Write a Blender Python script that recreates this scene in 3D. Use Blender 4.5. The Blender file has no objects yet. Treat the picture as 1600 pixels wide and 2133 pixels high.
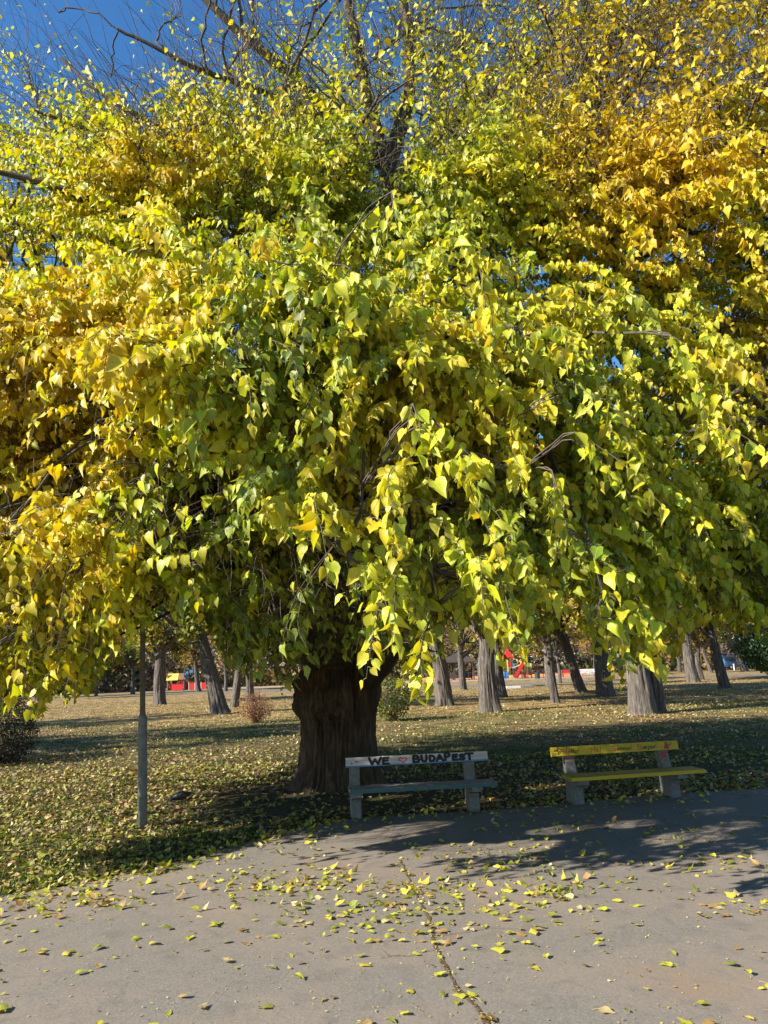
import bpy, bmesh, math, random
import numpy as np
from mathutils import Vector, Matrix
rng = np.random.default_rng(7)
random.seed(7)
S = bpy.context.scene
COL = S.collection
R = math.radians

# ------------------------------------------------------------ camera, sky, sun
CAM_H, FPX, PITCH, ROLL = 1.8, 1540.6, R(12.0), R(2.2)
SUN_EL, SUN_AZ = R(31), R(-112)          # azimuth from +Y, clockwise positive
_r0 = np.array([1., 0, 0]); _u0 = np.array([0, -math.sin(PITCH), math.cos(PITCH)])
FWD = np.array([0, math.cos(PITCH), math.sin(PITCH)])
RGT = math.cos(ROLL)*_r0 - math.sin(ROLL)*_u0
UPV = math.cos(ROLL)*_u0 + math.sin(ROLL)*_r0
cd = bpy.data.cameras.new('camera'); cam = bpy.data.objects.new('camera', cd); COL.objects.link(cam)
cd.sensor_fit = 'VERTICAL'; cd.sensor_height = 36; cd.sensor_width = 27; cd.lens = 26
cd.clip_start = 0.05; cd.clip_end = 3000
M = Matrix.Identity(4)
for i in range(3):
    M[i][0] = RGT[i]; M[i][1] = UPV[i]; M[i][2] = -FWD[i]
M[2][3] = CAM_H
cam.matrix_world = M
S.camera = cam
w = bpy.data.worlds.new('World'); S.world = w; w.use_nodes = True
nt = w.node_tree; nt.nodes.clear()
sky = nt.nodes.new('ShaderNodeTexSky'); sky.sky_type = 'NISHITA'; sky.sun_disc = False
sky.sun_elevation = SUN_EL; sky.sun_rotation = SUN_AZ
sky.air_density = 1.0; sky.dust_density = 0.1; sky.ozone_density = 3.5
bg = nt.nodes.new('ShaderNodeBackground'); bg.inputs[1].default_value = 0.095
wo = nt.nodes.new('ShaderNodeOutputWorld')
hsv = nt.nodes.new('ShaderNodeHueSaturation'); hsv.inputs['Saturation'].default_value = 1.22; nt.links.new(sky.outputs[0], hsv.inputs['Color']); nt.links.new(hsv.outputs[0], bg.inputs[0]); nt.links.new(bg.outputs[0], wo.inputs[0])
ld = bpy.data.lights.new('sun', 'SUN'); ld.energy = 5.0; ld.angle = R(0.53); ld.color = (1, .945, .86)
sun = bpy.data.objects.new('sun', ld); COL.objects.link(sun)
LD = np.array([-math.sin(SUN_AZ)*math.cos(SUN_EL), -math.cos(SUN_AZ)*math.cos(SUN_EL), -math.sin(SUN_EL)])  # travel direction
sun.rotation_euler = Vector(LD).to_track_quat('-Z', 'Y').to_euler()
sun.location = (-20, -5, 20)
S.view_settings.view_transform = 'Standard'; S.view_settings.look = 'None'
S.view_settings.exposure = 1.22; S.view_settings.gamma = 1
S.cycles.max_bounces = 6; S.cycles.diffuse_bounces = 3; S.cycles.transmission_bounces = 4
S.cycles.transparent_max_bounces = 8; S.cycles.caustics_reflective = False; S.cycles.caustics_refractive = False

# ------------------------------------------------------------ helpers
def norm(a):
    return a/np.maximum(np.linalg.norm(a, axis=-1, keepdims=True), 1e-9)
def ray(px, py):
    px = np.asarray(px, float); py = np.asarray(py, float)
    return FWD + ((px-800)/FPX)[..., None]*RGT - ((py-1066.5)/FPX)[..., None]*UPV
def ground(px, py, z=0.0):
    d = ray(px, py); t = (z-CAM_H)/d[..., 2]
    P = d*t[..., None]; P[..., 2] += CAM_H
    return P
def atd(px, py, dist):                    # the point seen at a photo pixel, dist metres ahead
    d = ray(px, py); t = np.asarray(dist, float)/d[..., 1]
    P = d*t[..., None]; P[..., 2] += CAM_H
    return P
def proj(P):
    q = P-np.array([0, 0, CAM_H]); z = q@FWD
    zz = np.where(z > 0.05, z, 0.05)
    return 800+FPX*(q@RGT)/zz, 1066.5-FPX*(q@UPV)/zz, z
def _hash(ix, iy, iz, s):
    n = (ix.astype(np.int64)*374761393 + iy.astype(np.int64)*668265263 + iz.astype(np.int64)*2147483647 + s*974634777) & 0xffffffff
    n = ((n ^ (n >> 13))*1274126177) & 0xffffffff
    n = ((n ^ (n >> 16))*2246822519) & 0xffffffff
    return ((n ^ (n >> 15)) & 0xffff)/65535.0
def vnoise(P, s=0):
    P = np.asarray(P, float); I = np.floor(P).astype(np.int64); f = P-I; f = f*f*(3-2*f); o = 0
    for dx in (0, 1):
        for dy in (0, 1):
            for dz in (0, 1):
                wt = (f[..., 0] if dx else 1-f[..., 0])*(f[..., 1] if dy else 1-f[..., 1])*(f[..., 2] if dz else 1-f[..., 2])
                o = o+wt*_hash(I[..., 0]+dx, I[..., 1]+dy, I[..., 2]+dz, s)
    return o
def fbm(P, s=0, o=3):
    a = 0; k = .5; t = 0
    for i in range(o):
        a = a+k*vnoise(P*(2**i), s+i); t += k; k *= .5
    return a/t

def np_mesh(name, V, F, mat, smooth=True, attrs=None, mats=None):
    """V (n,3), F list of arrays (m,k)"""
    if isinstance(F, np.ndarray): F = [F]
    F = [f for f in F if len(f)]
    me = bpy.data.meshes.new(name)
    me.vertices.add(len(V)); me.vertices.foreach_set('co', np.ascontiguousarray(V, dtype=np.float32).ravel())
    nl = sum(f.size for f in F); nf = sum(len(f) for f in F)
    me.loops.add(nl); me.loops.foreach_set('vertex_index', np.concatenate([f.ravel() for f in F]).astype(np.int32))
    me.polygons.add(nf)
    st = np.concatenate([np.full(len(f), f.shape[1]) for f in F]); ls = np.concatenate([[0], np.cumsum(st)[:-1]])
    me.polygons.foreach_set('loop_start', ls.astype(np.int32))
    me.polygons.foreach_set('use_smooth', np.full(nf, smooth))
    if attrs:
        for k, (ty, a) in attrs.items():
            at = me.attributes.new(k, ty, 'POINT')
            if ty == 'FLOAT_COLOR':
                a = np.concatenate([a, np.ones((len(a), 1))], 1); at.data.foreach_set('color', a.astype(np.float32).ravel())
            elif ty == 'FLOAT_VECTOR': at.data.foreach_set('vector', a.astype(np.float32).ravel())
            else: at.data.foreach_set('value', a.astype(np.float32).ravel())
    me.materials.append(mat)
    me.update(calc_edges=True); me.validate()
    return me
def link(name, me, parent=None):
    o = bpy.data.objects.new(name, me); COL.objects.link(o)
    if parent is not None: o.parent = parent
    return o
def tag(o, label=None, cat=None, group=None, kind=None):
    if label: o['label'] = label
    if cat: o['category'] = cat
    if group: o['group'] = group
    if kind: o['kind'] = kind
    return o
def thing(name, loc, label, cat, rz=0, group=None):
    o = bpy.data.objects.new(name, None); COL.objects.link(o); o.empty_display_size = .2
    o.location = loc; o.rotation_euler = (0, 0, rz); o.matrix_basis = Matrix.Translation(Vector(loc)) @ Matrix.Rotation(rz, 4, 'Z')
    return tag(o, label, cat, group)

class MB:
    """collects simple solids; build() links them as one mesh object"""
    def __init__(s): s.bm = bmesh.new()
    def add(s, verts, faces, m=None):
        vs = [s.bm.verts.new(Vector(v) if m is None else m @ Vector(v)) for v in verts]
        for f in faces:
            try: s.bm.faces.new([vs[i] for i in f])
            except ValueError: pass
        return s
    def box(s, x0, x1, y0, y1, z0, z1, m=None, bev=0.0):
        b = bmesh.new(); bmesh.ops.create_cube(b, size=1)
        for v in b.verts: v.co = Vector((x0+(v.co.x+.5)*(x1-x0), y0+(v.co.y+.5)*(y1-y0), z0+(v.co.z+.5)*(z1-z0)))
        if bev: bmesh.ops.bevel(b, geom=list(b.edges), offset=bev, segments=2, affect='EDGES', profile=.6)
        s._merge(b, m); return s
    def _merge(s, b, m):
        b.verts.index_update()
        vs = [s.bm.verts.new(v.co if m is None else m @ v.co) for v in b.verts]
        for f in b.faces: s.bm.faces.new([vs[v.index] for v in f.verts])
        b.free()
    def prism(s, poly, x0, x1, m=None, bev=0.0):          # poly in (y,z), extruded along x
        b = bmesh.new(); n = len(poly)
        a = [b.verts.new((x0, p[0], p[1])) for p in poly]; c = [b.verts.new((x1, p[0], p[1])) for p in poly]
        b.faces.new(a[::-1]); b.faces.new(c)
        for i in range(n): b.faces.new((a[i], a[(i+1) % n], c[(i+1) % n], c[i]))
        bmesh.ops.recalc_face_normals(b, faces=b.faces)
        if bev: bmesh.ops.bevel(b, geom=list(b.edges), offset=bev, segments=2, affect='EDGES', profile=.6)
        s._merge(b, m); return s
    def tube(s, pts, rad, n=10, m=None, cap=True):
        pts = [Vector(p) for p in pts]; rad = rad if hasattr(rad, '__len__') else [rad]*len(pts); rings = []
        d = (pts[-1]-pts[0]).normalized(); ref = Vector((1, 0, 0)) if abs(d.x) < .8 else Vector((0, 1, 0))
        for i, p in enumerate(pts):
            t = (pts[min(i+1, len(pts)-1)]-pts[max(i-1, 0)]).normalized(); a = t.cross(ref).normalized(); b = t.cross(a)
            rings.append([s.bm.verts.new((p+(a*math.cos(k*2*math.pi/n)+b*math.sin(k*2*math.pi/n))*rad[i]) if m is None else m @ (p+(a*math.cos(k*2*math.pi/n)+b*math.sin(k*2*math.pi/n))*rad[i])) for k in range(n)])
        for i in range(len(rings)-1):
            for k in range(n): s.bm.faces.new((rings[i][k], rings[i][(k+1) % n], rings[i+1][(k+1) % n], rings[i+1][k]))
        if cap: s.bm.faces.new(rings[0][::-1]); s.bm.faces.new(rings[-1])
        return s
    def build(s, name, mat, parent=None, smooth=False):
        bmesh.ops.recalc_face_normals(s.bm, faces=s.bm.faces)
        me = bpy.data.meshes.new(name); s.bm.to_mesh(me); s.bm.free(); me.materials.append(mat)
        if smooth:
            for p in me.polygons: p.use_smooth = True
        return link(name, me, parent)

def tubes(P, Rr, sides):
    """P (M,K,3) polylines, Rr (M,K) radii -> V, F"""
    P = np.asarray(P, float); m, k, _ = P.shape
    T = np.empty_like(P); T[:, 1:-1] = P[:, 2:]-P[:, :-2]; T[:, 0] = P[:, 1]-P[:, 0]; T[:, -1] = P[:, -1]-P[:, -2]; T = norm(T)
    mt = norm(P[:, -1]-P[:, 0]); ref = np.where(np.abs(mt[:, 0:1]) < .7, np.array([[1., 0, 0]]), np.array([[0, 1., 0]]))
    A = norm(np.cross(T, ref[:, None, :])); B = np.cross(T, A)
    th = np.arange(sides)*2*math.pi/sides
    V = P[:, :, None]+Rr[:, :, None, None]*(A[:, :, None]*np.cos(th)[:, None]+B[:, :, None]*np.sin(th)[:, None])
    idx = np.arange(m*k*sides).reshape(m, k, sides); nx = np.roll(idx, -1, 2)
    F = np.stack([idx[:, :-1], nx[:, :-1], nx[:, 1:], idx[:, 1:]], -1).reshape(-1, 4)
    return V.reshape(-1, 3), F

# leaf templates: local x towards the tip, y across, z up; columns x, y
def leaf_template(lod):
    if lod == 0:
        mid = [(0, 0), (.12, 0), (.33, 0), (.58, 0), (.82, 0), (1.06, 0)]
        side = [(-.1, .17), (.04, .36), (.28, .43), (.54, .345), (.78, .16), (1.06, 0)]
    elif lod == 1:
        mid = [(0, 0), (.35, 0), (.75, 0), (1.05, 0)]
        side = [(-.08, .26), (.3, .44), (.7, .22), (1.05, 0)]
    else:
        mid = [(0, 0), (.5, 0), (1.0, 0)]
        side = [(.0, .3), (.45, .4), (1.0, 0)]
    n = len(mid); V = list(mid)+[(a, b) for a, b in side[:-1]]+[(a, -b) for a, b in side[:-1]]
    L = lambda i: n+i if i < n-1 else n-1
    Q = lambda i: n+(n-1)+i if i < n-1 else n-1
    quads, tris = [], []
    for i in range(n-1):
        if i < n-2:
            quads.append((i, i+1, L(i+1), L(i))); quads.append((i+1, i, Q(i), Q(i+1)))
        else:
            tris.append((i, n-1, L(i))); tris.append((n-1, i, Q(i)))
    return np.array(V, float), np.array(quads), np.array(tris)
TPL = [leaf_template(i) for i in range(3)]
def leaves(B, T, N, L, col, lod=1, width=1.0, fold=.25, curl=.35, twist=0.0, tip=None, wavy=0.0):
    """leaf surfaces for arrays of base point, tip direction, up normal, length"""
    n = len(B); tv, q, t = TPL[lod]
    T = norm(T); Sd = norm(np.cross(N, T)); Nn = np.cross(T, Sd)
    x = tv[:, 0][None]*np.ones((n, 1)); y = tv[:, 1][None]*np.ones((n, 1))
    c_ = lambda a: np.broadcast_to(np.asarray(a, float), (n,))[:, None]
    z = c_(fold)*np.abs(y) - c_(curl)*x*x*.6 + c_(twist)*x*y
    if wavy:
        ph = rng.uniform(0, 6.28, (n, 1)); z = z+wavy*np.sin(x*9+ph)*np.abs(y)*1.2
    y = y*c_(width)*(1+(rng.normal(0, .13, y.shape) if lod < 2 else 0))
    P = B[:, None]+c_(L)[..., None]*(x[..., None]*T[:, None]+y[..., None]*Sd[:, None]+z[..., None]*Nn[:, None])
    nv = tv.shape[0]; off = (np.arange(n)*nv)[:, None, None]
    F = [(q[None]+off).reshape(-1, q.shape[1])] if len(q) else []
    F.append((t[None]+off).reshape(-1, 3))
    C = np.repeat(col[:, None], nv, 1)
    if tip is not None:                    # browned tip and margin, a colour of the leaf itself
        e = np.clip(np.abs(tv[:, 1])*1.6+np.clip(tv[:, 0]-.45, 0, 1)*1.0, 0, 1)[None, :, None]*tip[:, None, None]
        C = C*(1-e)+np.array([.33, .17, .05])*e
    lc = np.stack([x, tv[:, 1][None]*np.ones((n, 1)), np.repeat(rng.random((n, 1)), nv, 1)], -1)
    return P.reshape(-1, 3), F, C.reshape(-1, 3), lc.reshape(-1, 3)
def join(parts):
    V, FF, C, LC, o = [], {}, [], [], 0
    for v, F, c, lc in parts:
        for f in F: FF.setdefault(f.shape[1], []).append(f+o)
        V.append(v); C.append(c); LC.append(lc); o += len(v)
    return np.concatenate(V), [np.concatenate(f) for f in FF.values()], np.concatenate(C), np.concatenate(LC)
def leaf_mesh(name, parts, mat, smooth=True):
    V, F, C, LC = join(parts)
    return np_mesh(name, V, F, mat, smooth, {'Col': ('FLOAT_COLOR', C), 'lc': ('FLOAT_VECTOR', LC)})

# ------------------------------------------------------------ materials
def mat_new(name):
    m = bpy.data.materials.new(name); m.use_nodes = True; n = m.node_tree; n.nodes.clear()
    return m, n
def nd(n, t, **k):
    a = n.nodes.new(t)
    for x, y in k.items(): setattr(a, x, y)
    return a
def setin(a, **k):
    for x, y in k.items(): a.inputs[x.replace('_', ' ')].default_value = y
def ramp(n, fac, stops, interp='LINEAR'):
    r = nd(n, 'ShaderNodeValToRGB'); r.color_ramp.interpolation = interp; e = r.color_ramp.elements
    while len(e) < len(stops): e.new(.5)
    for i, (p, c) in enumerate(stops):
        e[i].position = p; e[i].color = (*c, 1) if hasattr(c, '__len__') else (c, c, c, 1)
    n.links.new(fac, r.inputs[0]); return r.outputs[0]
def mixc(n, fac, a, b, mode='MIX'):
    m = nd(n, 'ShaderNodeMix', data_type='RGBA', blend_type=mode)
    for i, v in ((0, fac), (6, a), (7, b)):
        if hasattr(v, 'is_linked') or isinstance(v, bpy.types.NodeSocket): n.links.new(v, m.inputs[i])
        else: m.inputs[i].default_value = (*v, 1) if hasattr(v, '__len__') else v
    return m.outputs[2]
def math_(n, op, a, b=0.0):
    m = nd(n, 'ShaderNodeMath', operation=op)
    for i, v in enumerate((a, b)):
        if isinstance(v, bpy.types.NodeSocket): n.links.new(v, m.inputs[i])
        else: m.inputs[i].default_value = v
    return m.outputs[0]
def noise(n, scale, detail=4, rough=.55, vec=None, dist=0.0):
    a = nd(n, 'ShaderNodeTexNoise'); setin(a, Scale=scale, Detail=detail, Roughness=rough, Distortion=dist)
    if vec is not None: n.links.new(vec, a.inputs['Vector'])
    return a.outputs['Fac']
def coords(n, scale=(1, 1, 1), kind='Object', rot=(0, 0, 0)):
    t = nd(n, 'ShaderNodeTexCoord'); m = nd(n, 'ShaderNodeMapping'); m.inputs['Scale'].default_value = scale
    m.inputs['Rotation'].default_value = rot
    n.links.new(t.outputs[kind], m.inputs[0]); return m.outputs[0]
def finish(m, n, col, rough=.7, bump=None, bstr=.3, bdist=.01, spec=.4, metal=0.0):
    p = nd(n, 'ShaderNodeBsdfPrincipled'); o = nd(n, 'ShaderNodeOutputMaterial')
    if isinstance(col, bpy.types.NodeSocket): n.links.new(col, p.inputs['Base Color'])
    else: p.inputs['Base Color'].default_value = (*col, 1)
    if isinstance(rough, bpy.types.NodeSocket): n.links.new(rough, p.inputs['Roughness'])
    else: p.inputs['Roughness'].default_value = rough
    p.inputs['Specular IOR Level'].default_value = spec; p.inputs['Metallic'].default_value = metal
    if bump is not None:
        b = nd(n, 'ShaderNodeBump'); setin(b, Strength=bstr, Distance=bdist); n.links.new(bump, b.inputs['Height'])
        n.links.new(b.outputs[0], p.inputs['Normal'])
    n.links.new(p.outputs[0], o.inputs[0]); return m
def leaf_mat(name, trans=.38, veins=True, gloss=.44, spec=.42):
    m, n = mat_new(name)
    a = nd(n, 'ShaderNodeAttribute', attribute_name='Col'); col = a.outputs['Color']
    if veins:
        l = nd(n, 'ShaderNodeAttribute', attribute_name='lc'); s = nd(n, 'ShaderNodeSeparateXYZ'); n.links.new(l.outputs['Vector'], s.inputs[0])
        ay = math_(n, 'ABSOLUTE', s.outputs[1])
        w1 = math_(n, 'SUBTRACT', s.outputs[0], math_(n, 'MULTIPLY', ay, .75))
        fr = math_(n, 'ABSOLUTE', math_(n, 'SUBTRACT', math_(n, 'FRACT', math_(n, 'MULTIPLY', w1, 6.5)), .5))
        side = math_(n, 'LESS_THAN', fr, .06); mid = math_(n, 'LESS_THAN', ay, .014)
        v = math_(n, 'MAXIMUM', math_(n, 'MULTIPLY', side, .45), mid)
        # blotches and small spots, mapped on the leaf itself
        vec = nd(n, 'ShaderNodeVectorMath', operation='ADD'); n.links.new(l.outputs['Vector'], vec.inputs[0])
        cb = nd(n, 'ShaderNodeCombineXYZ'); z = math_(n, 'MULTIPLY', s.outputs[2], 91.0)
        for i in range(3): n.links.new(z, cb.inputs[i])
        n.links.new(cb.outputs[0], vec.inputs[1])
        nf = noise(n, 3.0, 4, .6, vec.outputs[0])
        col = mixc(n, ramp(n, nf, [(.40, 0.0), (.75, .45)]), col, mixc(n, .5, col, (.66, .54, .03)))
        sp = noise(n, 9.0, 2, .5, vec.outputs[0])
        col = mixc(n, ramp(n, sp, [(.66, 0.0), (.74, .55)]), col, (.17, .09, .02))
        col = mixc(n, math_(n, 'MULTIPLY', v, .5), col, (.62, .62, .22))
        hgt = math_(n, 'SUBTRACT', nf, math_(n, 'MULTIPLY', v, .8))
    p = nd(n, 'ShaderNodeBsdfPrincipled'); n.links.new(col, p.inputs['Base Color']); p.inputs['Roughness'].default_value = gloss
    p.inputs['Specular IOR Level'].default_value = spec
    if veins:
        b = nd(n, 'ShaderNodeBump'); setin(b, Strength=.35, Distance=.004); n.links.new(hgt, b.inputs['Height']); n.links.new(b.outputs[0], p.inputs['Normal'])
    hs = nd(n, 'ShaderNodeHueSaturation'); setin(hs, Saturation=1.12, Value=1.15); n.links.new(col, hs.inputs['Color'])
    t = nd(n, 'ShaderNodeBsdfTranslucent'); n.links.new(hs.outputs[0], t.inputs[0])
    x = nd(n, 'ShaderNodeMixShader'); x.inputs[0].default_value = trans
    n.links.new(p.outputs[0], x.inputs[1]); n.links.new(t.outputs[0], x.inputs[2])
    o = nd(n, 'ShaderNodeOutputMaterial'); n.links.new(x.outputs[0], o.inputs[0]); return m
M_LEAF = leaf_mat('mulberry_leaf')
M_LEAF_FAR = leaf_mat('far_leaf', .35, False)
M_LITTER = leaf_mat('litter_leaf', .15, False, .6, .25)
M_FALLEN = leaf_mat('fallen_leaf', .3, True, .5, .3)
def bark_mat(name, c0, c1, c2, scale=1.0, zs=.22, bstr=.8):
    m, n = mat_new(name); v = coords(n, (scale, scale, scale*zs))
    a = noise(n, 9, 6, .65, v, .4); b = noise(n, 26, 4, .6, v); c = noise(n, 1.4, 3, .5, coords(n))
    f = math_(n, 'ADD', math_(n, 'MULTIPLY', a, .7), math_(n, 'MULTIPLY', b, .3))
    col = ramp(n, f, [(.3, c0), (.52, c1), (.72, c2)])
    col = mixc(n, ramp(n, c, [(.45, 0.0), (.7, .5)]), col, mixc(n, .5, col, (.10, .11, .05)))
    return finish(m, n, col, .88, f, bstr, .03, .2)
M_BARK = bark_mat('mulberry_bark', (.012, .008, .005), (.085, .052, .033), (.20, .135, .09), 1.0, .16, 1.0)
M_LIMB = bark_mat('limb_bark', (.03, .022, .016), (.085, .065, .048), (.17, .135, .10), 2.0, .4, .6)
M_BARK_GREY = bark_mat('locust_bark', (.018, .014, .011), (.115, .097, .08), (.29, .255, .215), 1.5, .12, 1.3)
M_BARK_DARK = bark_mat('dark_bark', (.03, .026, .022), (.11, .095, .08), (.22, .19, .165), 1.6, .25, .9)
m, n = mat_new('twig'); M_TWIG = finish(m, n, mixc(n, noise(n, 6, 3, .5, coords(n)), (.05, .036, .028), (.15, .115, .085)), .7)
def plain(name, c, rough=.6, var=.25, scale=8, metal=0., spec=.4, bstr=.15):
    m, n = mat_new(name); f = noise(n, scale, 5, .6, coords(n))
    return finish(m, n, mixc(n, ramp(n, f, [(.3, 0.0), (.7, 1.0)]), tuple(x*(1-var) for x in c), tuple(min(1, x*(1+var*.6)) for x in c)), rough, f, bstr, .004, spec, metal)

# ------------------------------------------------------------ ground, path
EDGE_PX = [(-900, 1950), (-300, 1915), (0, 1872), (130, 1852), (260, 1826), (400, 1790), (500, 1762), (580, 1738), (680, 1718), (760, 1703), (900, 1696),
           (1050, 1687), (1200, 1672), (1400, 1655), (1600, 1643), (1900, 1622), (2400, 1590), (3000, 1560)]
EDGE = ground([p[0] for p in EDGE_PX], [p[1] for p in EDGE_PX])[:, :2]
def lawn_side(P):                 # metres behind the path edge, positive on the lawn
    return P[..., 1]-np.interp(P[..., 0], EDGE[:, 0], EDGE[:, 1])

m, n = mat_new('lawn_soil'); v = coords(n)
f1 = noise(n, .35, 5, .6, v); f2 = noise(n, 9, 6, .7, v); f3 = noise(n, 38, 3, .6, v); f4 = noise(n, 1.3, 4, .6, v)
soil = ramp(n, f2, [(.3, (.026, .018, .012)), (.6, (.07, .050, .032)), (.8, (.13, .095, .055))])
grass = ramp(n, f2, [(.3, (.012, .022, .006)), (.6, (.04, .068, .015)), (.8, (.08, .10, .025))])
base = mixc(n, ramp(n, f1, [(.46, 0.0), (.62, .85)]), soil, grass)
leafc = mixc(n, noise(n, 5, 3, .5, v), (.52, .30, .11), (.62, .45, .18))
sc_ = nd(n, 'ShaderNodeSeparateXYZ'); n.links.new(v, sc_.inputs[0])
far = ramp(n, math_(n, 'MULTIPLY', sc_.outputs[1], .01), [(.14, 0.0), (.34, .62)])      # litter mesh thins out with distance, the sheet keeps its colour
lm = math_(n, 'MULTIPLY', ramp(n, math_(n, 'ADD', math_(n, 'MULTIPLY', f3, .6), math_(n, 'MULTIPLY', f4, .4)), [(.45, 0.0), (.53, 1.0)]), math_(n, 'ADD', far, .10))
M_LAWN = finish(m, n, mixc(n, lm, base, leafc), .95, f3, .6, .03, .1)
def disc_sheet(name, z, rad, mat):
    rr = np.array([0, 6, 12, 20, 35, 60, 110, 250, 900.]); th = np.linspace(0, 2*math.pi, 49)[:-1]
    V = [(0, 0, z)]+[(r*math.cos(t), r*math.sin(t), z) for r in rr[1:] for t in th]
    T = np.array([(0, 1+i, 1+(i+1) % 48) for i in range(48)])
    Q = np.array([(1+k*48+i, 1+(k+1)*48+i, 1+(k+1)*48+(i+1) % 48, 1+k*48+(i+1) % 48) for k in range(len(rr)-2) for i in range(48)])
    return np_mesh(name, np.array(V), [T, Q], mat, False)
lawn = tag(link('lawn', disc_sheet('lawn', 0, 900, M_LAWN)), kind='structure')

m, n = mat_new('asphalt'); v = coords(n)
a1 = noise(n, .9, 5, .6, v); a2 = noise(n, 230, 3, .7, v); a3 = noise(n, 60, 4, .7, v); a4 = noise(n, 5, 5, .6, v, .6); a5 = noise(n, 22, 3, .5, v)
c = ramp(n, a3, [(.3, (.138, .120, .094)), (.55, (.190, .167, .132)), (.75, (.247, .218, .172))])
c = mixc(n, ramp(n, a2, [(.58, 0.0), (.75, .6)]), c, (.36, .33, .29))
c = mixc(n, ramp(n, a2, [(.25, .6), (.4, 0.0)]), c, (.07, .06, .055))
c = mixc(n, ramp(n, a1, [(.42, 0.0), (.66, .65)]), c, (.25, .19, .14))
c = mixc(n, ramp(n, a4, [(.52, 0.0), (.70, .5)]), c, (.115, .10, .085))
# a worn, dusty brown patch near the corner
pc = ground(1450, 2060)
vm = nd(n, 'ShaderNodeVectorMath', operation='DISTANCE'); n.links.new(v, vm.inputs[0]); vm.inputs[1].default_value = tuple(pc)
dd = math_(n, 'ADD', vm.outputs['Value'], math_(n, 'MULTIPLY', a4, 1.2))
c = mixc(n, ramp(n, dd, [(.6, .55), (1.35, 0.0)]), c, (.25, .16, .09))
h = math_(n, 'ADD', a3, math_(n, 'MULTIPLY', a2, .6))
M_ASPH = finish(m, n, c, .9, math_(n, 'ADD', h, math_(n, 'MULTIPLY', a5, .8)), .55, .006, .25)
xs = np.linspace(EDGE[0, 0], EDGE[-1, 0], 260); ye = np.interp(xs, EDGE[:, 0], EDGE[:, 1])
ye = ye+.05*(fbm(np.stack([xs*1.3, xs*0, xs*0], -1), 3)-.5)*2+.03*(vnoise(np.stack([xs*9, xs*0, xs*0], -1), 5)-.5)
rows = 5; V = []
for j in range(rows+1):
    V.append(np.stack([xs, ye+(-14-ye)*j/rows, np.full_like(xs, .012)], -1))
V.append(np.stack([xs, ye+.03, np.full_like(xs, -.02)], -1))
V = np.concatenate(V); K = len(xs); q = []
for j in range(rows):
    i = np.arange(K-1); q.append(np.stack([j*K+i, j*K+i+1, (j+1)*K+i+1, (j+1)*K+i], -1)[:, ::-1])
i = np.arange(K-1); q.append(np.stack([(rows+1)*K+i, (rows+1)*K+i+1, i+1, i], -1)[:, ::-1])
path = tag(link('asphalt_path', np_mesh('asphalt_path', V, np.concatenate(q), M_ASPH, False)), kind='structure')
# open joint between two pours of asphalt, filled with soil and crumbs
m, n = mat_new('joint_soil'); v = coords(n)
M_JOINT = finish(m, n, ramp(n, noise(n, 60, 5, .7, v), [(.3, (.02, .016, .011)), (.5, (.10, .065, .038)), (.65, (.32, .22, .11))]), 1., noise(n, 90, 3, .6, v), 1., .01, .05)
def crack(name, pts, w0, w1, seed, z=.016):
    P = ground([p[0] for p in pts], [p[1] for p in pts]); s = np.concatenate([[0], np.cumsum(np.linalg.norm(np.diff(P, axis=0), axis=1))])
    t = np.linspace(0, s[-1], int(s[-1]/.02)+2); C = np.stack([np.interp(t, s, P[:, k]) for k in range(3)], -1)
    nz = lambda f, o: (fbm(np.stack([t*f, t*0+o, t*0], -1), seed, 4)-.5)*2
    C[:, 0] += .05*nz(2.2, 0)+.012*nz(17, 3); d = norm(np.gradient(C, axis=0)); sd = np.stack([d[:, 1], -d[:, 0], d[:, 0]*0], -1)
    wd = (w0+(w1-w0)*t/s[-1])*(.75+.6*nz(7, 9)); wd = np.maximum(wd, .003)
    A = C+sd*wd[:, None]*.5; B = C-sd*(wd*(.8+.5*nz(13, 5)))[:, None]*.5; A[:, 2] = z; B[:, 2] = z
    V = np.concatenate([A, B]); k = len(t); i = np.arange(k-1)
    return tag(link(name, np_mesh(name, V, np.stack([i, i+1, k+i+1, k+i], -1), M_JOINT, False)), kind='structure'), C
_, CRACK = crack('pavement_joint', [(835, 1795), (850, 1835), (872, 1885), (905, 1960), (922, 2000), (945, 2045), (975, 2095), (1005, 2140), (1060, 2230)], .028, .045, 11)
crack('pavement_crack', [(912, 1984), (880, 1990), (860, 1998), (830, 1996), (790, 1999)], .014, .006, 21, .018)
crack('pavement_crack', [(790, 2003), (812, 1999), (800, 1985)], .008, .004, 23, .020)
crack('pavement_crack', [(905, 1955), (960, 1948), (1020, 1938), (1080, 1940)], .008, .004, 25, .018)

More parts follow.
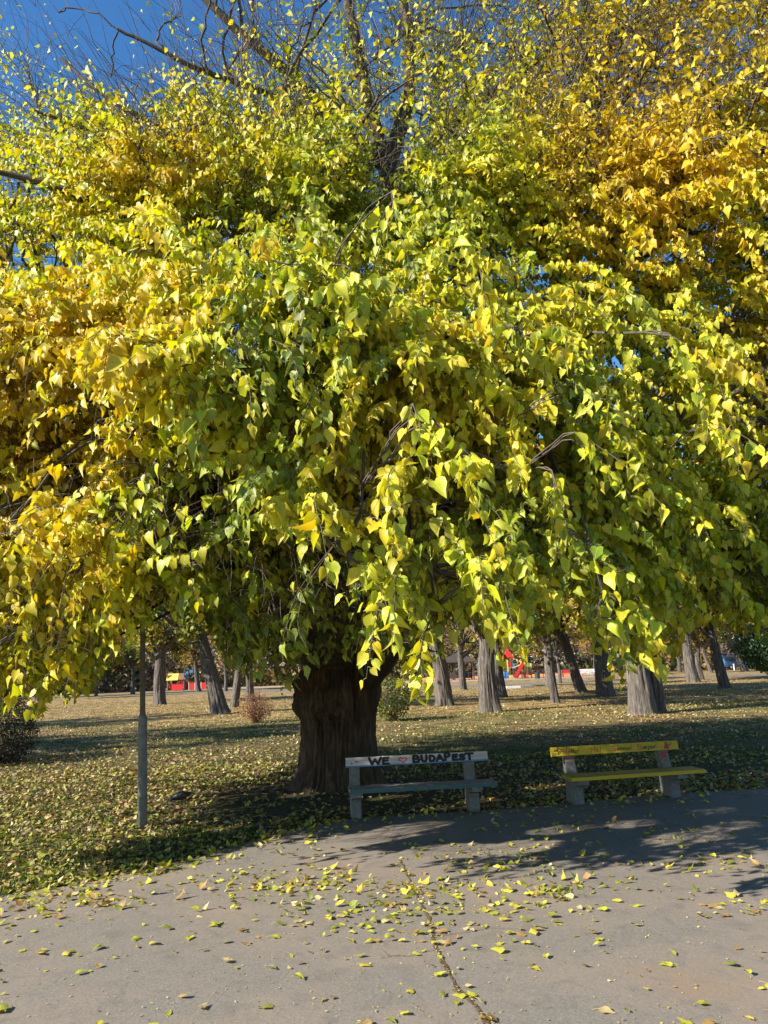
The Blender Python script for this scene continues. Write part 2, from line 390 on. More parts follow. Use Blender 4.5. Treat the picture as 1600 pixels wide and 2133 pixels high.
# ------------------------------------------------------------ mulberry: trunk
TB = ground(700, 1652); TB[1] += .62; TX, TY = TB[0], TB[1]
mul = thing('mulberry_tree', (TX, TY, 0), 'huge old mulberry with a burled dark trunk and a drooping yellow-green crown over the benches', 'tree')
def trunk_mesh():
    nt_, nh = 460, 300
    th = np.linspace(0, 2*math.pi, nt_+1)[:-1]; hh = np.linspace(-.05, 2.75, nh)
    hp = np.array([-.05, .0, .12, .4, .8, 1.15, 1.5, 1.8, 2.1, 2.45, 2.75]); rp = np.array([.72, .67, .60, .56, .55, .57, .59, .53, .44, .33, .22])
    r = np.interp(hh, hp, rp)[:, None]*np.ones(nt_)
    H, T = np.meshgrid(hh, th, indexing='ij')
    def bump(a, h, sa, sh, amp):          # a: 0 faces the camera (-Y), positive to the right
        d = (T-(a-math.pi/2)+math.pi) % (2*math.pi)-math.pi
        return amp*np.exp(-(d/sa)**2-((H-h)/sh)**2)
    r += bump(-1.45, 1.27, .30, .17, .13)+bump(-1.45, 1.60, .33, .15, .13)+bump(-1.2, 1.9, .3, .12, .06)
    r += bump(-.15, 1.30, .45, .27, .16)-bump(-.15, 1.02, .3, .07, .05)+bump(1.45, 1.5, .4, .35, .09)+bump(.9, 1.85, .35, .3, .05)
    r += bump(-.62, 1.72, .14, .10, -.07)+bump(-.5, 1.03, .10, .08, -.06)+bump(-.85, 1.45, .2, .06, -.05)
    for a, amp in ((-2.6, .12), (-1.5, .15), (-.75, .08), (.1, .06), (.8, .11), (1.6, .13), (2.4, .12), (3.1, .1)):
        d = (T-(a-math.pi/2)+math.pi) % (2*math.pi)-math.pi
        r += amp*np.exp(-(d/.28)**2)*np.exp(-np.maximum(H, 0)/.30)
    r += -.10*np.exp(-(((T-(.55-math.pi/2)+math.pi) % (2*math.pi)-math.pi)/.09)**2)*np.clip((H-.5)/.8, 0, 1)     # seam between the fused stems
    cx, cz = np.cos(T), np.sin(T)
    wq = fbm(np.stack([cx*2, cz*2, H*1.1], -1), 31, 3)-.5
    Tw = T+.22*wq+.12*np.sin(H*1.7)
    P = np.stack([np.cos(Tw)*9.5, np.sin(Tw)*9.5, H*1.15], -1)
    ridge = 1-np.abs(2*fbm(P, 41, 3)-1)*2.2
    ridge2 = 1-np.abs(2*vnoise(P*np.array([2.6, 2.6, 2.2]), 47)-1)*2
    r += .035*np.clip(ridge, -1, 1)+.014*ridge2+.10*(fbm(np.stack([cx*2.2, cz*2.2, H*2.4], -1), 53, 3)-.5)
    burl = np.exp(-(((T-(-.15-math.pi/2)+math.pi) % (2*math.pi)-math.pi)/.5)**2-((H-1.28)/.3)**2)+np.exp(-(((T-(-1.35-math.pi/2)+math.pi) % (2*math.pi)-math.pi)/.5)**2-((H-1.45)/.35)**2)
    r += burl*.075*(fbm(np.stack([cx*9, cz*9, H*14], -1), 57, 3)-.5)*2
    lean = .02*H
    V = np.stack([r*np.cos(T)*1.0+lean, r*np.sin(T)*.95, H], -1).reshape(-1, 3)
    i = np.arange(nh-1)[:, None]; j = np.arange(nt_)[None]
    F = np.stack([i*nt_+j, i*nt_+(j+1) % nt_, (i+1)*nt_+(j+1) % nt_, (i+1)*nt_+j], -1).reshape(-1, 4)
    top = len(V); V = np.concatenate([V, [[.05, 0, 2.95]]]); k = np.arange(nt_)
    T3 = np.stack([(nh-1)*nt_+k, (nh-1)*nt_+(k+1) % nt_, np.full(nt_, top)], -1)
    return np_mesh('trunk', V, [F, T3], M_BARK, True)
link('trunk', trunk_mesh(), mul)
# pale scars where bark has come away
scar = MB()
for a, h, ww, hh_ in ((-.62, 1.70, .035, .05), (-.72, 1.42, .045, .025), (-.58, 1.43, .03, .03)):
    pass
scar.bm.free()

# ------------------------------------------------------------ mulberry: limbs by hand, branches and shoots grown from them
def catmull(P, k):
    P = np.asarray(P, float); Q = np.concatenate([[2*P[0]-P[1]], P, [2*P[-1]-P[-2]]]); out = []
    for i in range(1, len(Q)-2):
        t = np.linspace(0, 1, k, endpoint=False)[:, None]; a, b, c, d = Q[i-1:i+3]
        out.append(.5*((2*b)+(c-a)*t+(2*a-5*b+4*c-d)*t*t+(-a+3*b-3*c+d)*t**3))
    return np.concatenate(out+[P[-1:]])
def px(*t): return np.array([atd(a, b, c) for a, b, c in t])
LIMBS = [  # (points, start radius, end radius)
 (px((700, 1400, TY), (697, 1250, 11.3), (700, 1100, 11.2), (735, 850, 11.2), (790, 650, 11.3), (818, 470, 11.4), (806, 350, 11.5)), .34, .16),
 (px((806, 350, 11.5), (850, 210, 11.6), (848, 90, 11.8), (838, -40, 12), (845, -260, 12.3)), .15, .04),
 (px((808, 370, 11.5), (765, 190, 11.2), (735, 60, 11.0), (700, -120, 11.2), (640, -300, 11.4)), .14, .04),
 (px((800, 345, 11.5), (700, 250, 10.8), (575, 130, 10.3), (470, 40, 10.0), (330, -100, 9.8)), .13, .035),
 (px((760, 310, 11.2), (640, 235, 10.2), (520, 180, 9.6), (380, 130, 9.2), (250, 60, 9.0)), .07, .02),
 (px((812, 400, 11.4), (880, 310, 11.0), (960, 240, 10.6), (1060, 170, 10.2), (1170, 80, 10.0)), .12, .03),
 (px((800, 340, 11.5), (690, 330, 10.6), (560, 300, 9.8), (420, 300, 9.0), (260, 230, 8.6), (130, 120, 8.6)), .085, .02),
 (px((770, 700, 11.3), (640, 560, 10.6), (480, 430, 9.8), (330, 360, 9.2), (190, 270, 8.8), (60, 230, 8.6)), .10, .02),
 (px((735, 850, 11.2), (560, 700, 10.3), (400, 560, 9.2), (250, 460, 8.4), (90, 385, 8.0), (-60, 350, 7.8)), .12, .02),
 (px((660, 1400, TY), (600, 1230, 10.6), (450, 1050, 9.6), (300, 850, 8.5), (150, 720, 7.7), (0, 650, 7.2), (-120, 660, 6.9)), .21, .03),
 (px((760, 1430, TY), (815, 1350, 11.0), (860, 1270, 10.6), (960, 1130, 10.0), (1060, 950, 9.4), (1150, 700, 9.0), (1190, 480, 9.2)), .19, .06),
 (px((1190, 480, 9.2), (1225, 330, 9.6), (1218, 150, 10), (1215, 20, 10.4), (1245, -200, 10.8)), .07, .02),
 (px((1110, 800, 9.2), (1230, 620, 8.7), (1380, 500, 8.4), (1500, 380, 8.2), (1650, 260, 8.2)), .08, .02),
 (px((960, 1130, 10), (1140, 1010, 9.2), (1340, 900, 8.4), (1520, 870, 7.6), (1680, 900, 7.2)), .11, .03),
 (px((700, 1380, TY-.2), (730, 1200, 9.7), (770, 1010, 8.6), (805, 880, 7.8), (825, 820, 7.1)), .15, .04),
 (px((690, 1370, TY-.2), (600, 1180, 9.5), (520, 990, 8.4), (450, 880, 7.7)), .13, .04),
 (px((730, 1360, TY-.2), (850, 1180, 9.6), (950, 1000, 8.5), (1030, 900, 7.7)), .14, .04),
]
L3 = lambda *t: np.array([(TX+a, TY+b, c) for a, b, c in t])
for az, reach in ((20, 6.5), (55, 7), (90, 7), (125, 7), (160, 6.5), (200, 6)):       # limbs on the far and outer sides
    a = R(az); c, s = math.cos(a), math.sin(a); hgt = rng.uniform(5.5, 8)
    LIMBS.append((L3((c*.1, s*.1, 1.9), (c*.9, s*.9, 3.4), (c*2.4, s*2.4, hgt-1.2), (c*4.3, s*4.3, hgt), (c*reach, s*reach, hgt-1.0)), .19, .03))
LIMBS.append((L3((.2, .3, 3), (.5, 1.4, 6), (.9, 2.2, 9), (1.6, 2.6, 12), (2.2, 3, 15)), .15, .02))
nodes, ndir, nrad = [], [], []
pl, prad = [], []
for P, r0, r1 in LIMBS:
    C = catmull(P, 8); k = len(C); t = np.linspace(0, 1, k)
    C = C+ .05*np.stack([fbm(np.stack([t*7, t*0+P[0, 0]*3+j*5+P[-1, 0], t*0], -1), 61)-.5 for j in range(3)], -1)*np.clip(t*6, 0, 1)[:, None]*2
    rr = r0*(1-t)**.9+r1*(1-(1-t)**.9)
    pl.append(C); prad.append(rr); nodes.append(C[2:]); ndir.append(np.gradient(C, axis=0)[2:]); nrad.append(rr[2:])
Vs, Fs, o = [], [], 0
for C, rr in zip(pl, prad):
    v, f = tubes(C[None], rr[None], 14)
    nn = fbm(v*np.array([9, 9, 3]), 71)-.5; ax = np.repeat(C, 14, 0); v = v+(v-ax)*nn[:, None]*.35
    Vs.append(v); Fs.append(f+o); o += len(v)
inv = np.array([TX, TY, 0])
limb_me = np_mesh('limbs', np.concatenate(Vs)-inv, np.concatenate(Fs), M_LIMB)
link('limbs', limb_me, mul)

# ---- crown volume
CR_H = np.array([1.2, 3.0, 4.5, 6, 8, 10, 12, 14, 16, 17]); CR_R = np.array([6.9, 7.1, 6.5, 5.7, 5.0, 4.8, 4.6, 4.0, 2.2, .6])
def crown_f(P):
    dx, dy, h = P[..., 0]-TX, P[..., 1]-TY, P[..., 2]; rho = np.hypot(dx, dy); th = np.arctan2(dy, dx)
    q = np.stack([np.cos(th)*2.6, np.sin(th)*2.6, h*.62], -1)
    rad = np.interp(h, CR_H, CR_R)*(1+.36*(fbm(q, 81, 2)-.5)+.22*(vnoise(q*2.7, 87)-.5))
    d2 = np.hypot(dx-5.6, dy+.6)-np.interp(h, [2.5, 4, 7, 10, 13, 15, 16.5], [2.5, 3.6, 4.4, 4.6, 4.0, 3.0, 1.0])*(1+.5*(fbm(q*1.3, 91, 2)-.5))
    d3 = np.hypot(dx+4.6, dy+1.0)-np.interp(h, [2, 4, 6, 8, 9.5], [2.6, 3.4, 3.4, 2.6, 1.0])*(1+.5*(fbm(q*1.3, 95, 2)-.5))
    return np.minimum(np.minimum(rho-rad, d2), d3)
def surface_depth(pu, pv):
    d = ray(pu, pv); d = d/d[:, 1:2]; t0 = np.full(len(pu), np.nan)
    for y in np.arange(2.6, 18, .12):
        P = d*y; P[:, 2] += CAM_H; hit = (crown_f(P) < 0) & np.isnan(t0); t0[hit] = y
    return t0
FR = np.array([(-700, 1420), (-150, 1470), (0, 1490), (60, 1480), (120, 1485), (180, 1440), (230, 1395), (300, 1300), (380, 1285), (430, 1290), (480, 1385), (560, 1420), (620, 1445), (660, 1395), (700, 1335), (760, 1405), (800, 1360), (860, 1445), (900, 1375),
   (960, 1325), (1000, 1300), (1050, 1375), (1100, 1360), (1150, 1300), (1200, 1300), (1270, 1390), (1310, 1445), (1350, 1370), (1410, 1355), (1440, 1290), (1500, 1285), (1560, 1335), (1600, 1370), (1750, 1390), (2600, 1400)], float)
def fringe_ok(P, slack=0):
    u, v, z = proj(P); lim = np.interp(u, FR[:, 0], FR[:, 1])
    deep = np.clip((P[..., 1]-8.5)/3, 0, 1); lim = lim-deep*np.where(u < 560, 20, np.where(u > 1420, 10, 90))
    return ((v < lim+slack) | (z < .1)) & (P[..., 2] > 1.35)
def shadow_ground(P): return P[..., :2]+LD[:2]*(P[..., 2]/-LD[2])[..., None]
SUNLIT = ground(np.array([-600, 0, 400, 560, 700, 860, 960, 1100, 1300, 1600, 1900, 2400]), np.array([1960, 1885, 1830, 1770, 1775, 1800, 1850, 1838, 1820, 1775, 1745, 1700]))[:, :2]
def in_sun(P, m=0.0):
    g = shadow_ground(P); lim = np.interp(g[..., 0], SUNLIT[:, 0], SUNLIT[:, 1])
    G = np.stack([g[..., 0], g[..., 1], 0*g[..., 0]], -1); u, v, z = proj(G)
    lim = lim+.25+.35*(fbm(np.stack([g[..., 0]*1.1, g[..., 1]*.5, 0*u], -1), 151, 3)-.5)*2+m*1.6*rng.random(u.shape)**2
    return (g[..., 1] < lim) & (z > .8) & (u > -150) & (u < 1720) & (v < 2250)
# lawn strip at the left that stays bright between the shadows
def in_sun2(P):
    g = shadow_ground(P); G = np.stack([g[..., 0], g[..., 1], 0*g[..., 0]], -1); u, v, z = proj(G)
    return (z > .5) & (u < 600) & (v > 1555) & (v < 1725-0.08*u) & (u > -400)

G_ = lambda u, v, a, b, sa, sb: np.exp(-((u-a)/sa)**2-((v-b)/sb)**2)
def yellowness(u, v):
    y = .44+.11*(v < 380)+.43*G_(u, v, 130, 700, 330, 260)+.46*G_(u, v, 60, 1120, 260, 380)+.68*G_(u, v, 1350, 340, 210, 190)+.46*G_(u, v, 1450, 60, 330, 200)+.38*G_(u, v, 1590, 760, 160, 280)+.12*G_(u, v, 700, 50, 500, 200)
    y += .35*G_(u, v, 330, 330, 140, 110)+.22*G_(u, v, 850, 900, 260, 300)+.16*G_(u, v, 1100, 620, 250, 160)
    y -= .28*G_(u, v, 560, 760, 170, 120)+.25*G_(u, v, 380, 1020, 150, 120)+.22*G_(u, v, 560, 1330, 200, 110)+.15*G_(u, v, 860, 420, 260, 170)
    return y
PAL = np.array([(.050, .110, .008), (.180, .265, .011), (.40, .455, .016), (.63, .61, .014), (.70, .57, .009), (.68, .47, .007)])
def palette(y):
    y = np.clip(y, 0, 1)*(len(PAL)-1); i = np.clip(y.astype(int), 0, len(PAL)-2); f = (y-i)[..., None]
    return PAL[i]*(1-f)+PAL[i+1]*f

def dist_ok(P): return P[:, 1] < 12.5
# ---- where shoots start: by layer through the crown
def density(u, v):
    d = np.ones_like(u)
    sky_hole = G_(u, v, 200, 60, 190, 210)+.8*G_(u, v, 60, 400, 60, 40)+.7*G_(u, v, 420, 40, 190, 150)+.6*G_(u, v, 720, 0, 200, 130)+.4*G_(u, v, 980, 30, 120, 150)
    d *= np.clip(1-1.12*sky_hole, .03, 1)
    d *= np.where(v < 300, .72, 1.0)
    d *= 1-.55*G_(u, v, 400, 1060, 80, 90)-.75*G_(u, v, 690, 1190, 60, 110)
    d *= 1-.75*G_(u, v, 815, 330, 60, 90)-.45*G_(u, v, 500, 700, 110, 90)
    return d
def sample_shoots(n, u0, u1, v0, v1, dmin, dmax, pw, front=True):
    out = []; tot = 0; tries = 0
    while tot < n and tries < 60:
        tries += 1
        u = rng.uniform(u0, u1, 3000); v = rng.uniform(v0, v1, 3000)
        k = rng.random(3000) < density(u, v); u, v = u[k], v[k]
        sd = surface_depth(u, v); k = ~np.isnan(sd); u, v, sd = u[k], v[k], sd[k]
        y = sd+dmin+(dmax-dmin)*rng.random(len(u))**pw+rng.normal(0, .22, len(u))
        P = atd(u, v, y); tip = P+np.array([0, 0, -.3])
        k = (crown_f(P) < .45) & (y > 3.7) & ~in_sun(P, .6) & ~(in_sun2(P) & (rng.random(len(P)) < .8)) & fringe_ok(tip, 0)
        P = P[k]; cl = fbm(P*.95, 97, 2); P = P[rng.random(len(P)) < np.clip((cl-.39)/.10, .03, 1)*np.clip((vnoise(P*2.3, 99)-.22)/.2, .15, 1)]; out.append(P); tot += len(P)
    return np.concatenate(out)[:n]
A = [sample_shoots(2100, -250, 1850, 330, 1430, 0, .8, 1), sample_shoots(2300, -250, 1850, 250, 1400, .5, 2.8, 1.0), sample_shoots(2000, -250, 1850, 150, 1350, 2.0, 6.5, 1),
     sample_shoots(1700, -200, 1800, -150, 520, 0, 1.8, 1), sample_shoots(1500, -200, 1800, -150, 450, 1.0, 5, 1)]
# the parts of the crown outside this view
th = rng.uniform(0, 2*math.pi, 5000); hh = rng.uniform(2.2, 15, 5000); rr = np.interp(hh, CR_H, CR_R)*np.sqrt(rng.uniform(.25, 1, 5000))
P = np.stack([TX+rr*np.cos(th), TY+rr*np.sin(th), hh], -1); u, v, z = proj(P)
k = ((u < -250) | (u > 1850) | (v < -150) | (P[:, 1] > TY+2.5)) & ~in_sun(P, 0) & ~in_sun2(P) & (crown_f(P) < 0) & (P[:, 1] > 2) & fringe_ok(P-np.array([0, 0, .4])) & ((z > .5))
P = P[k]; uu, vv = proj(P)[:2]
k = ~((vv > 1150) & (uu > -100) & (uu < 1700)); A.append(P[k][:1300])
# shoots added up the sun's rays so the crown shades trunk, benches and ground
tu, tv = rng.uniform(520, 1700, 9000), rng.uniform(1490, 1735, 9000); Tg = ground(tu, tv)
Tt = np.stack([TX+rng.uniform(-.7, .7, 3500), np.full(3500, TY-.5), rng.uniform(.1, 2.6, 3500)], -1)
Tb = np.stack([rng.uniform(-.6, 4.2, 2500), rng.uniform(8.9, 9.8, 2500), rng.uniform(.3, .9, 2500)], -1)
Tg = np.concatenate([Tg, Tt, Tb]); hh = rng.uniform(1.9, 6.5, len(Tg)); P = Tg-LD*((hh-Tg[:, 2])/-LD[2])[:, None]
k = (crown_f(P) < .5) & fringe_ok(P-np.array([0, 0, .35])) & ~in_sun(P, .1) & (P[:, 1] > 4) & ~in_sun2(P); P = P[k]; P = P[rng.permutation(len(P))][:2300]; A.append(P)
tu, tv = rng.uniform(-60, 560, 5000), rng.uniform(1735, 1850, 5000); Tg = ground(tu, tv); hh = rng.uniform(2, 5.5, 5000); P = Tg-LD*(hh/-LD[2])[:, None]
k = (crown_f(P) < .6) & fringe_ok(P-np.array([0, 0, .35])) & ~in_sun(P, .2) & (P[:, 1] > 3.7); A.append(P[k][:220])
tu, tv = rng.uniform(800, 1850, 24000), rng.uniform(1494, 1640, 24000); Tg = ground(tu, tv); hh = rng.uniform(3, 10, 24000); P = Tg-LD*(hh/-LD[2])[:, None]
k = (crown_f(P) < .3) & fringe_ok(P-np.array([0, 0, .35])) & (P[:, 1] > TY-1) & (P[:, 2] > 3.2) & (P[:, 2] < 10); A.append(P[k][:3000])
A.append(sample_shoots(900, -250, 420, 900, 1420, .3, 7, 1))
# long hanging sprays nearest the path
SPR = [([(620, 960), (500, 1010), (380, 1060), (290, 1120), (215, 1190)], 5.5), ([(560, 1060), (470, 1100), (400, 1150), (310, 1160)], 5.4), ([(700, 1130), (640, 1220), (620, 1300), (640, 1350)], 5.5),
 ([(820, 1180), (790, 1260), (775, 1320), (770, 1375)], 5.0), ([(890, 1300), (875, 1360), (880, 1410), (868, 1440)], 5.2), ([(960, 950), (1000, 1030), (1040, 1075), (1055, 1105)], 4.3), ([(1200, 900), (1290, 960), (1350, 1020), (1385, 1060)], 4.4),
 ([(1180, 1110), (1240, 1160), (1285, 1190), (1310, 1180)], 4.3), ([(1255, 1230), (1285, 1300), (1300, 1350), (1305, 1385)], 5.0), ([(1240, 1285), (1320, 1300), (1380, 1315)], 4.9), ([(1040, 1180), (1060, 1270), (1080, 1330)], 4.6),
 ([(1400, 700), (1480, 760), (1530, 900)], 5.2), ([(860, 840), (875, 900), (845, 970)], 4.3), ([(900, 870), (950, 920), (980, 950)], 4.3), ([(420, 570), (490, 590), (540, 620)], 5.8), ([(815, 400), (825, 460), (850, 540)], 5.0), ([(900, 1050), (955, 1160), (990, 1210)], 4.8),
 ([(420, 1180), (400, 1230), (425, 1260)], 5.6), ([(1150, 980), (1175, 1070), (1185, 1120)], 4.7), ([(340, 850), (375, 910), (405, 940)], 5.6), ([(200, 880), (240, 960), (190, 990)], 6.4), ([(60, 800), (95, 880), (40, 920)], 6.4), ([(40, 1330), (30, 1410), (20, 1480)], 6.6), ([(150, 1330), (145, 1400), (130, 1460)], 6.6),
 ([(620, 640), (700, 650), (745, 690)], 5.0), ([(1090, 700), (1160, 720), (1185, 770)], 4.6), ([(1200, 800), (1235, 830), (1210, 860)], 4.6), ([(1480, 880), (1530, 930), (1540, 990)], 5.2), ([(660, 800), (640, 850), (610, 930)], 4.8), ([(520, 870), (490, 920), (480, 980)], 5.2), ([(730, 560), (745, 620), (740, 680)], 4.9), ([(1000, 560), (1010, 640), (980, 690)], 4.7)]
def resamp(pts, D, k=12):
    C = catmull(np.array([atd(a, b, D+.35*(1-i/(len(pts)-1))) for i, (a, b) in enumerate(pts)]), 8); l = np.concatenate([[0], np.cumsum(np.linalg.norm(np.diff(C, axis=0), axis=1))]); t = np.linspace(0, l[-1], k)
    return np.stack([np.interp(t, l, C[:, j]) for j in range(3)], -1)
SPC = []
for pts, D in SPR:
    c0 = resamp(pts, D); SPC.append(c0)
    for q_ in range(2):                       # side shoots
        o_ = rng.normal(0, .16, 3); c1 = c0+np.linspace(0, 1, 12)[:, None]*o_[None]*1.3+np.array([0, .15, -.02])*q_; SPC.append(c0[0]+(c1-c0[0])*rng.uniform(.6, .9))
SPC = np.array(SPC); NSP = len(SPC); A.append(SPC[:, 0])
ANCH = np.concatenate(A); NA = len(ANCH)
lay = np.concatenate([np.full(len(a), i) for i, a in enumerate(A)])

# ---- level-2 branches to a thinned set of anchors
def attach(P, ND, DD, NR, rfrac, kpts, sag, rtip, rmax):
    """curved branches from the skeleton nodes to points P"""
    idx = np.empty(len(P), int); B0 = np.array([TX, TY, 2.6])
    for a in range(0, len(P), 400):
        q = P[a:a+400]; d = q[:, None]-ND[None]; L = np.linalg.norm(d, axis=-1)
        od = norm(ND-B0); cs = (d*od[None]).sum(-1)/np.maximum(L, 1e-6)
        idx[a:a+400] = np.argmin(L*(1+.9*(1-cs))+np.where(L < .12, .5, 0), 1)
    A0 = ND[idx]; dv = norm(DD[idx]); L = np.linalg.norm(P-A0, axis=1)[:, None]
    t = np.linspace(0, 1, kpts)[None, :, None]
    c1 = A0+dv*L*.38+np.array([0, 0, 1.])*L*.10*sag; c2 = P-norm(P-A0)*L*.3+np.array([0, 0, 1.])*L*.22*sag
    C = (1-t)**3*A0[:, None]+3*(1-t)**2*t*c1[:, None]+3*(1-t)*t*t*c2[:, None]+t**3*P[:, None]
    jit = (rng.random(C.shape)-.5)*np.minimum(L, 1.5)[:, None]*.07; jit[:, 0] = 0; jit[:, -1] = 0; C = C+jit
    r0 = np.minimum(np.minimum(NR[idx]*rfrac, rmax), rtip+.009*L[:, 0])
    tt = t[0, :, 0][None]; rad = r0[:, None]*(1-tt)+rtip*tt
    return C, rad
ND, DD, NR = np.concatenate(nodes), np.concatenate(ndir), np.concatenate(nrad)
sel = rng.choice(NA, 1000, replace=False); P2 = ANCH[sel]
C2, r2 = attach(P2, ND, DD, NR, .6, 12, 1.0, .010, .045)
v2, f2 = tubes(C2, r2, 7)
link('branches', np_mesh('branches', v2-inv, f2, M_LIMB), mul)
N2 = np.concatenate([ND, C2[:, 3:].reshape(-1, 3)]); D2 = np.concatenate([DD, np.gradient(C2, axis=1)[:, 3:].reshape(-1, 3)]); R2 = np.concatenate([NR, r2[:, 3:].reshape(-1)])
C3, r3 = attach(ANCH, N2, D2, R2, .6, 8, .7, .0045, .014)
v3, f3 = tubes(C3, r3, 5)

# ---- shoots with leaves
def grow(An, dir0, Ln, droop, K=12, jit=.10):
    P = np.empty((len(An), K, 3)); P[:, 0] = An; d = norm(dir0); st = (Ln/(K-1))[:, None]; D = np.empty_like(P); D[:, 0] = d
    for i in range(1, K):
        d = norm(d+np.stack([rng.normal(0, jit, len(An)), rng.normal(0, jit, len(An)), -droop*st[:, 0]*(1.0)+rng.normal(0, .05, len(An))], -1))
        P[:, i] = P[:, i-1]+d*st; D[:, i] = d
    return P, D
out = ANCH-np.array([TX, TY, 0]); out[:, 2] = 0; out = norm(out)
hgt = ANCH[:, 2]; up = np.clip((hgt-5.5)/4, 0, 1)
dir0 = out*1.0+np.array([0, 0, 1])*(.25+1.0*up)[:, None]+rng.normal(0, .6, ANCH.shape)
Ln = np.where(up > .5, rng.uniform(.6, 1.5, NA), rng.uniform(.4, 1.2, NA))
droop = np.where(up > .5, .35, 3.2)*rng.uniform(.6, 1.4, NA)
droop = 2.1*(1-up)**1.3*rng.uniform(.6, 1.4, NA)+.25
SP, SD = grow(ANCH, dir0, Ln, droop)
SP[-NSP:] = SPC; SD[-NSP:] = norm(np.gradient(SPC, axis=1)); Ln[-NSP:] = np.linalg.norm(np.diff(SPC, axis=1), axis=-1).sum(1)
ok = fringe_ok(SP) & ~in_sun(SP, .3); ok[-NSP:] = True; ok = np.cumprod(ok, 1).astype(bool)
last = np.maximum(ok.sum(1)-1, 0); SPc = SP.copy()
for i in range(SP.shape[1]): SPc[:, i] = np.where((i <= last)[:, None], SP[:, i], SP[np.arange(NA), last])
u, v, z = proj(SP[:, 0])
rs = np.linspace(.0042, .0013, SP.shape[1])[None]*np.ones((NA, 1))
v4, f4 = tubes(SPc+1e-5*rng.random(SPc.shape), rs, 4)
# bare whips at the top of the crown
kk = np.where(ANCH[:, 2] > 7.5)[0]; wu, wv, wz = proj(ANCH[kk]); kk = kk[rng.random(len(kk)) < .8*(1-.85*G_(wu, wv, 815, 300, 90, 170))]
WP, WD = grow(ANCH[kk], out[kk]*.6+np.array([0, 0, .8])+rng.normal(0, .6, (len(kk), 3)), rng.uniform(.6, 1.8, len(kk)), np.full(len(kk), .25), 8, .26)
v5, f5 = tubes(WP, np.linspace(.0062, .0020, 8)[None]*np.ones((len(kk), 1)), 4)
V = np.concatenate([v3, v4, v5]); F = np.concatenate([f3, f4+len(v3), f5+len(v3)+len(v4)])
link('twigs', np_mesh('twigs', V-inv, F, M_TWIG), mul)

def shoot_leaves(P, D, shoot, n_per, size):
    """n_per leaves along each shoot; returns arrays per leaf"""
    K = P.shape[1]; m = int(n_per.max()); s = (np.arange(m)[None]+rng.uniform(-.3, .3, (len(P), m)))/n_per[:, None]
    keep = (s < 1) & (s > 0); ii, jj = np.nonzero(keep); t = s[ii, jj]*(K-1); a = np.minimum(t.astype(int), K-2); f = (t-a)[:, None]
    B = P[ii, a]*(1-f)+P[ii, a+1]*f; d = D[ii, a]; return ii, jj, B, d, s[ii, jj]
big = np.where(hgt > 9, .060, np.where(hgt > 7, .068, .075))*rng.uniform(.85, 1.25, NA)
n_per = np.where(hgt > 7, 24, 28)*np.clip(Ln/.8, .6, 1.6)*np.where((lay == 3) | (lay == 4), .9, 1)
u, v, z = proj(ANCH)
big[-NSP:] = .092*rng.uniform(.85, 1.15, NSP); n_per[-NSP:] = 15*Ln[-NSP:]
n_per = np.maximum(2, n_per*np.clip(density(u, v), .15, 1)).astype(int)
ii, jj, B, d, s = shoot_leaves(SP, SD, None, n_per, big)
nl = len(B); side = np.where(jj % 2 == 0, 1., -1.)
sx = norm(np.cross(d, np.array([0, 0, 1.])+rng.normal(0, .25, (nl, 3))))
hang = 1-up[ii]*.55
T = norm(sx*side[:, None]*.75+d*.45+np.array([0, 0, -1.])*(hang*rng.uniform(.6, 2.2, nl))[:, None]+rng.normal(0, .28, (nl, 3)))
pet = big[ii]*rng.uniform(.2, .45, nl); # chinks in the crown through which the sun reaches the boards of the benches, the bark and the ground
SPOTS = [(ground(805, 1706)+np.array([0, .2, .63]), .17), (ground(880, 1700)+np.array([0, .2, .63]), .07), (ground(1262, 1676)+np.array([0, .25, .64]), .13), (ground(1192, 1678)+np.array([0, .2, .60]), .06), (np.array([TX+.15, TY-.6, .75]), .10), (np.array([TX-.25, TY-.6, 1.75]), .05), (np.array([TX-.35, TY-.6, 1.35]), .06)]
SPOTS += [(ground(a, b), c) for a, b, c in ((700, 1628, .12), (640, 1655, .1), (330, 1640, .3), (820, 1660, .08), (1010, 1668, .1), (1180, 1728, .12), (1330, 1716, .10), (790, 1745, .22), (880, 1722, .15), (930, 1775, .2), (1440, 1745, .16), (1100, 1765, .16), (1540, 1720, .1), (960, 1560, .2), (1150, 1640, .12), (1400, 1610, .15), (1500, 1690, .1))]
chink = np.zeros(nl, bool)
for Ts, rs_ in SPOTS:
    dq = B-Ts; al = -(dq@LD); chink |= (np.linalg.norm(dq+al[:, None]*LD, axis=1) < rs_+.12) & (al > 0)
B2 = B+norm(sx*side[:, None]+np.array([0, 0, -.5]))*pet[:, None]
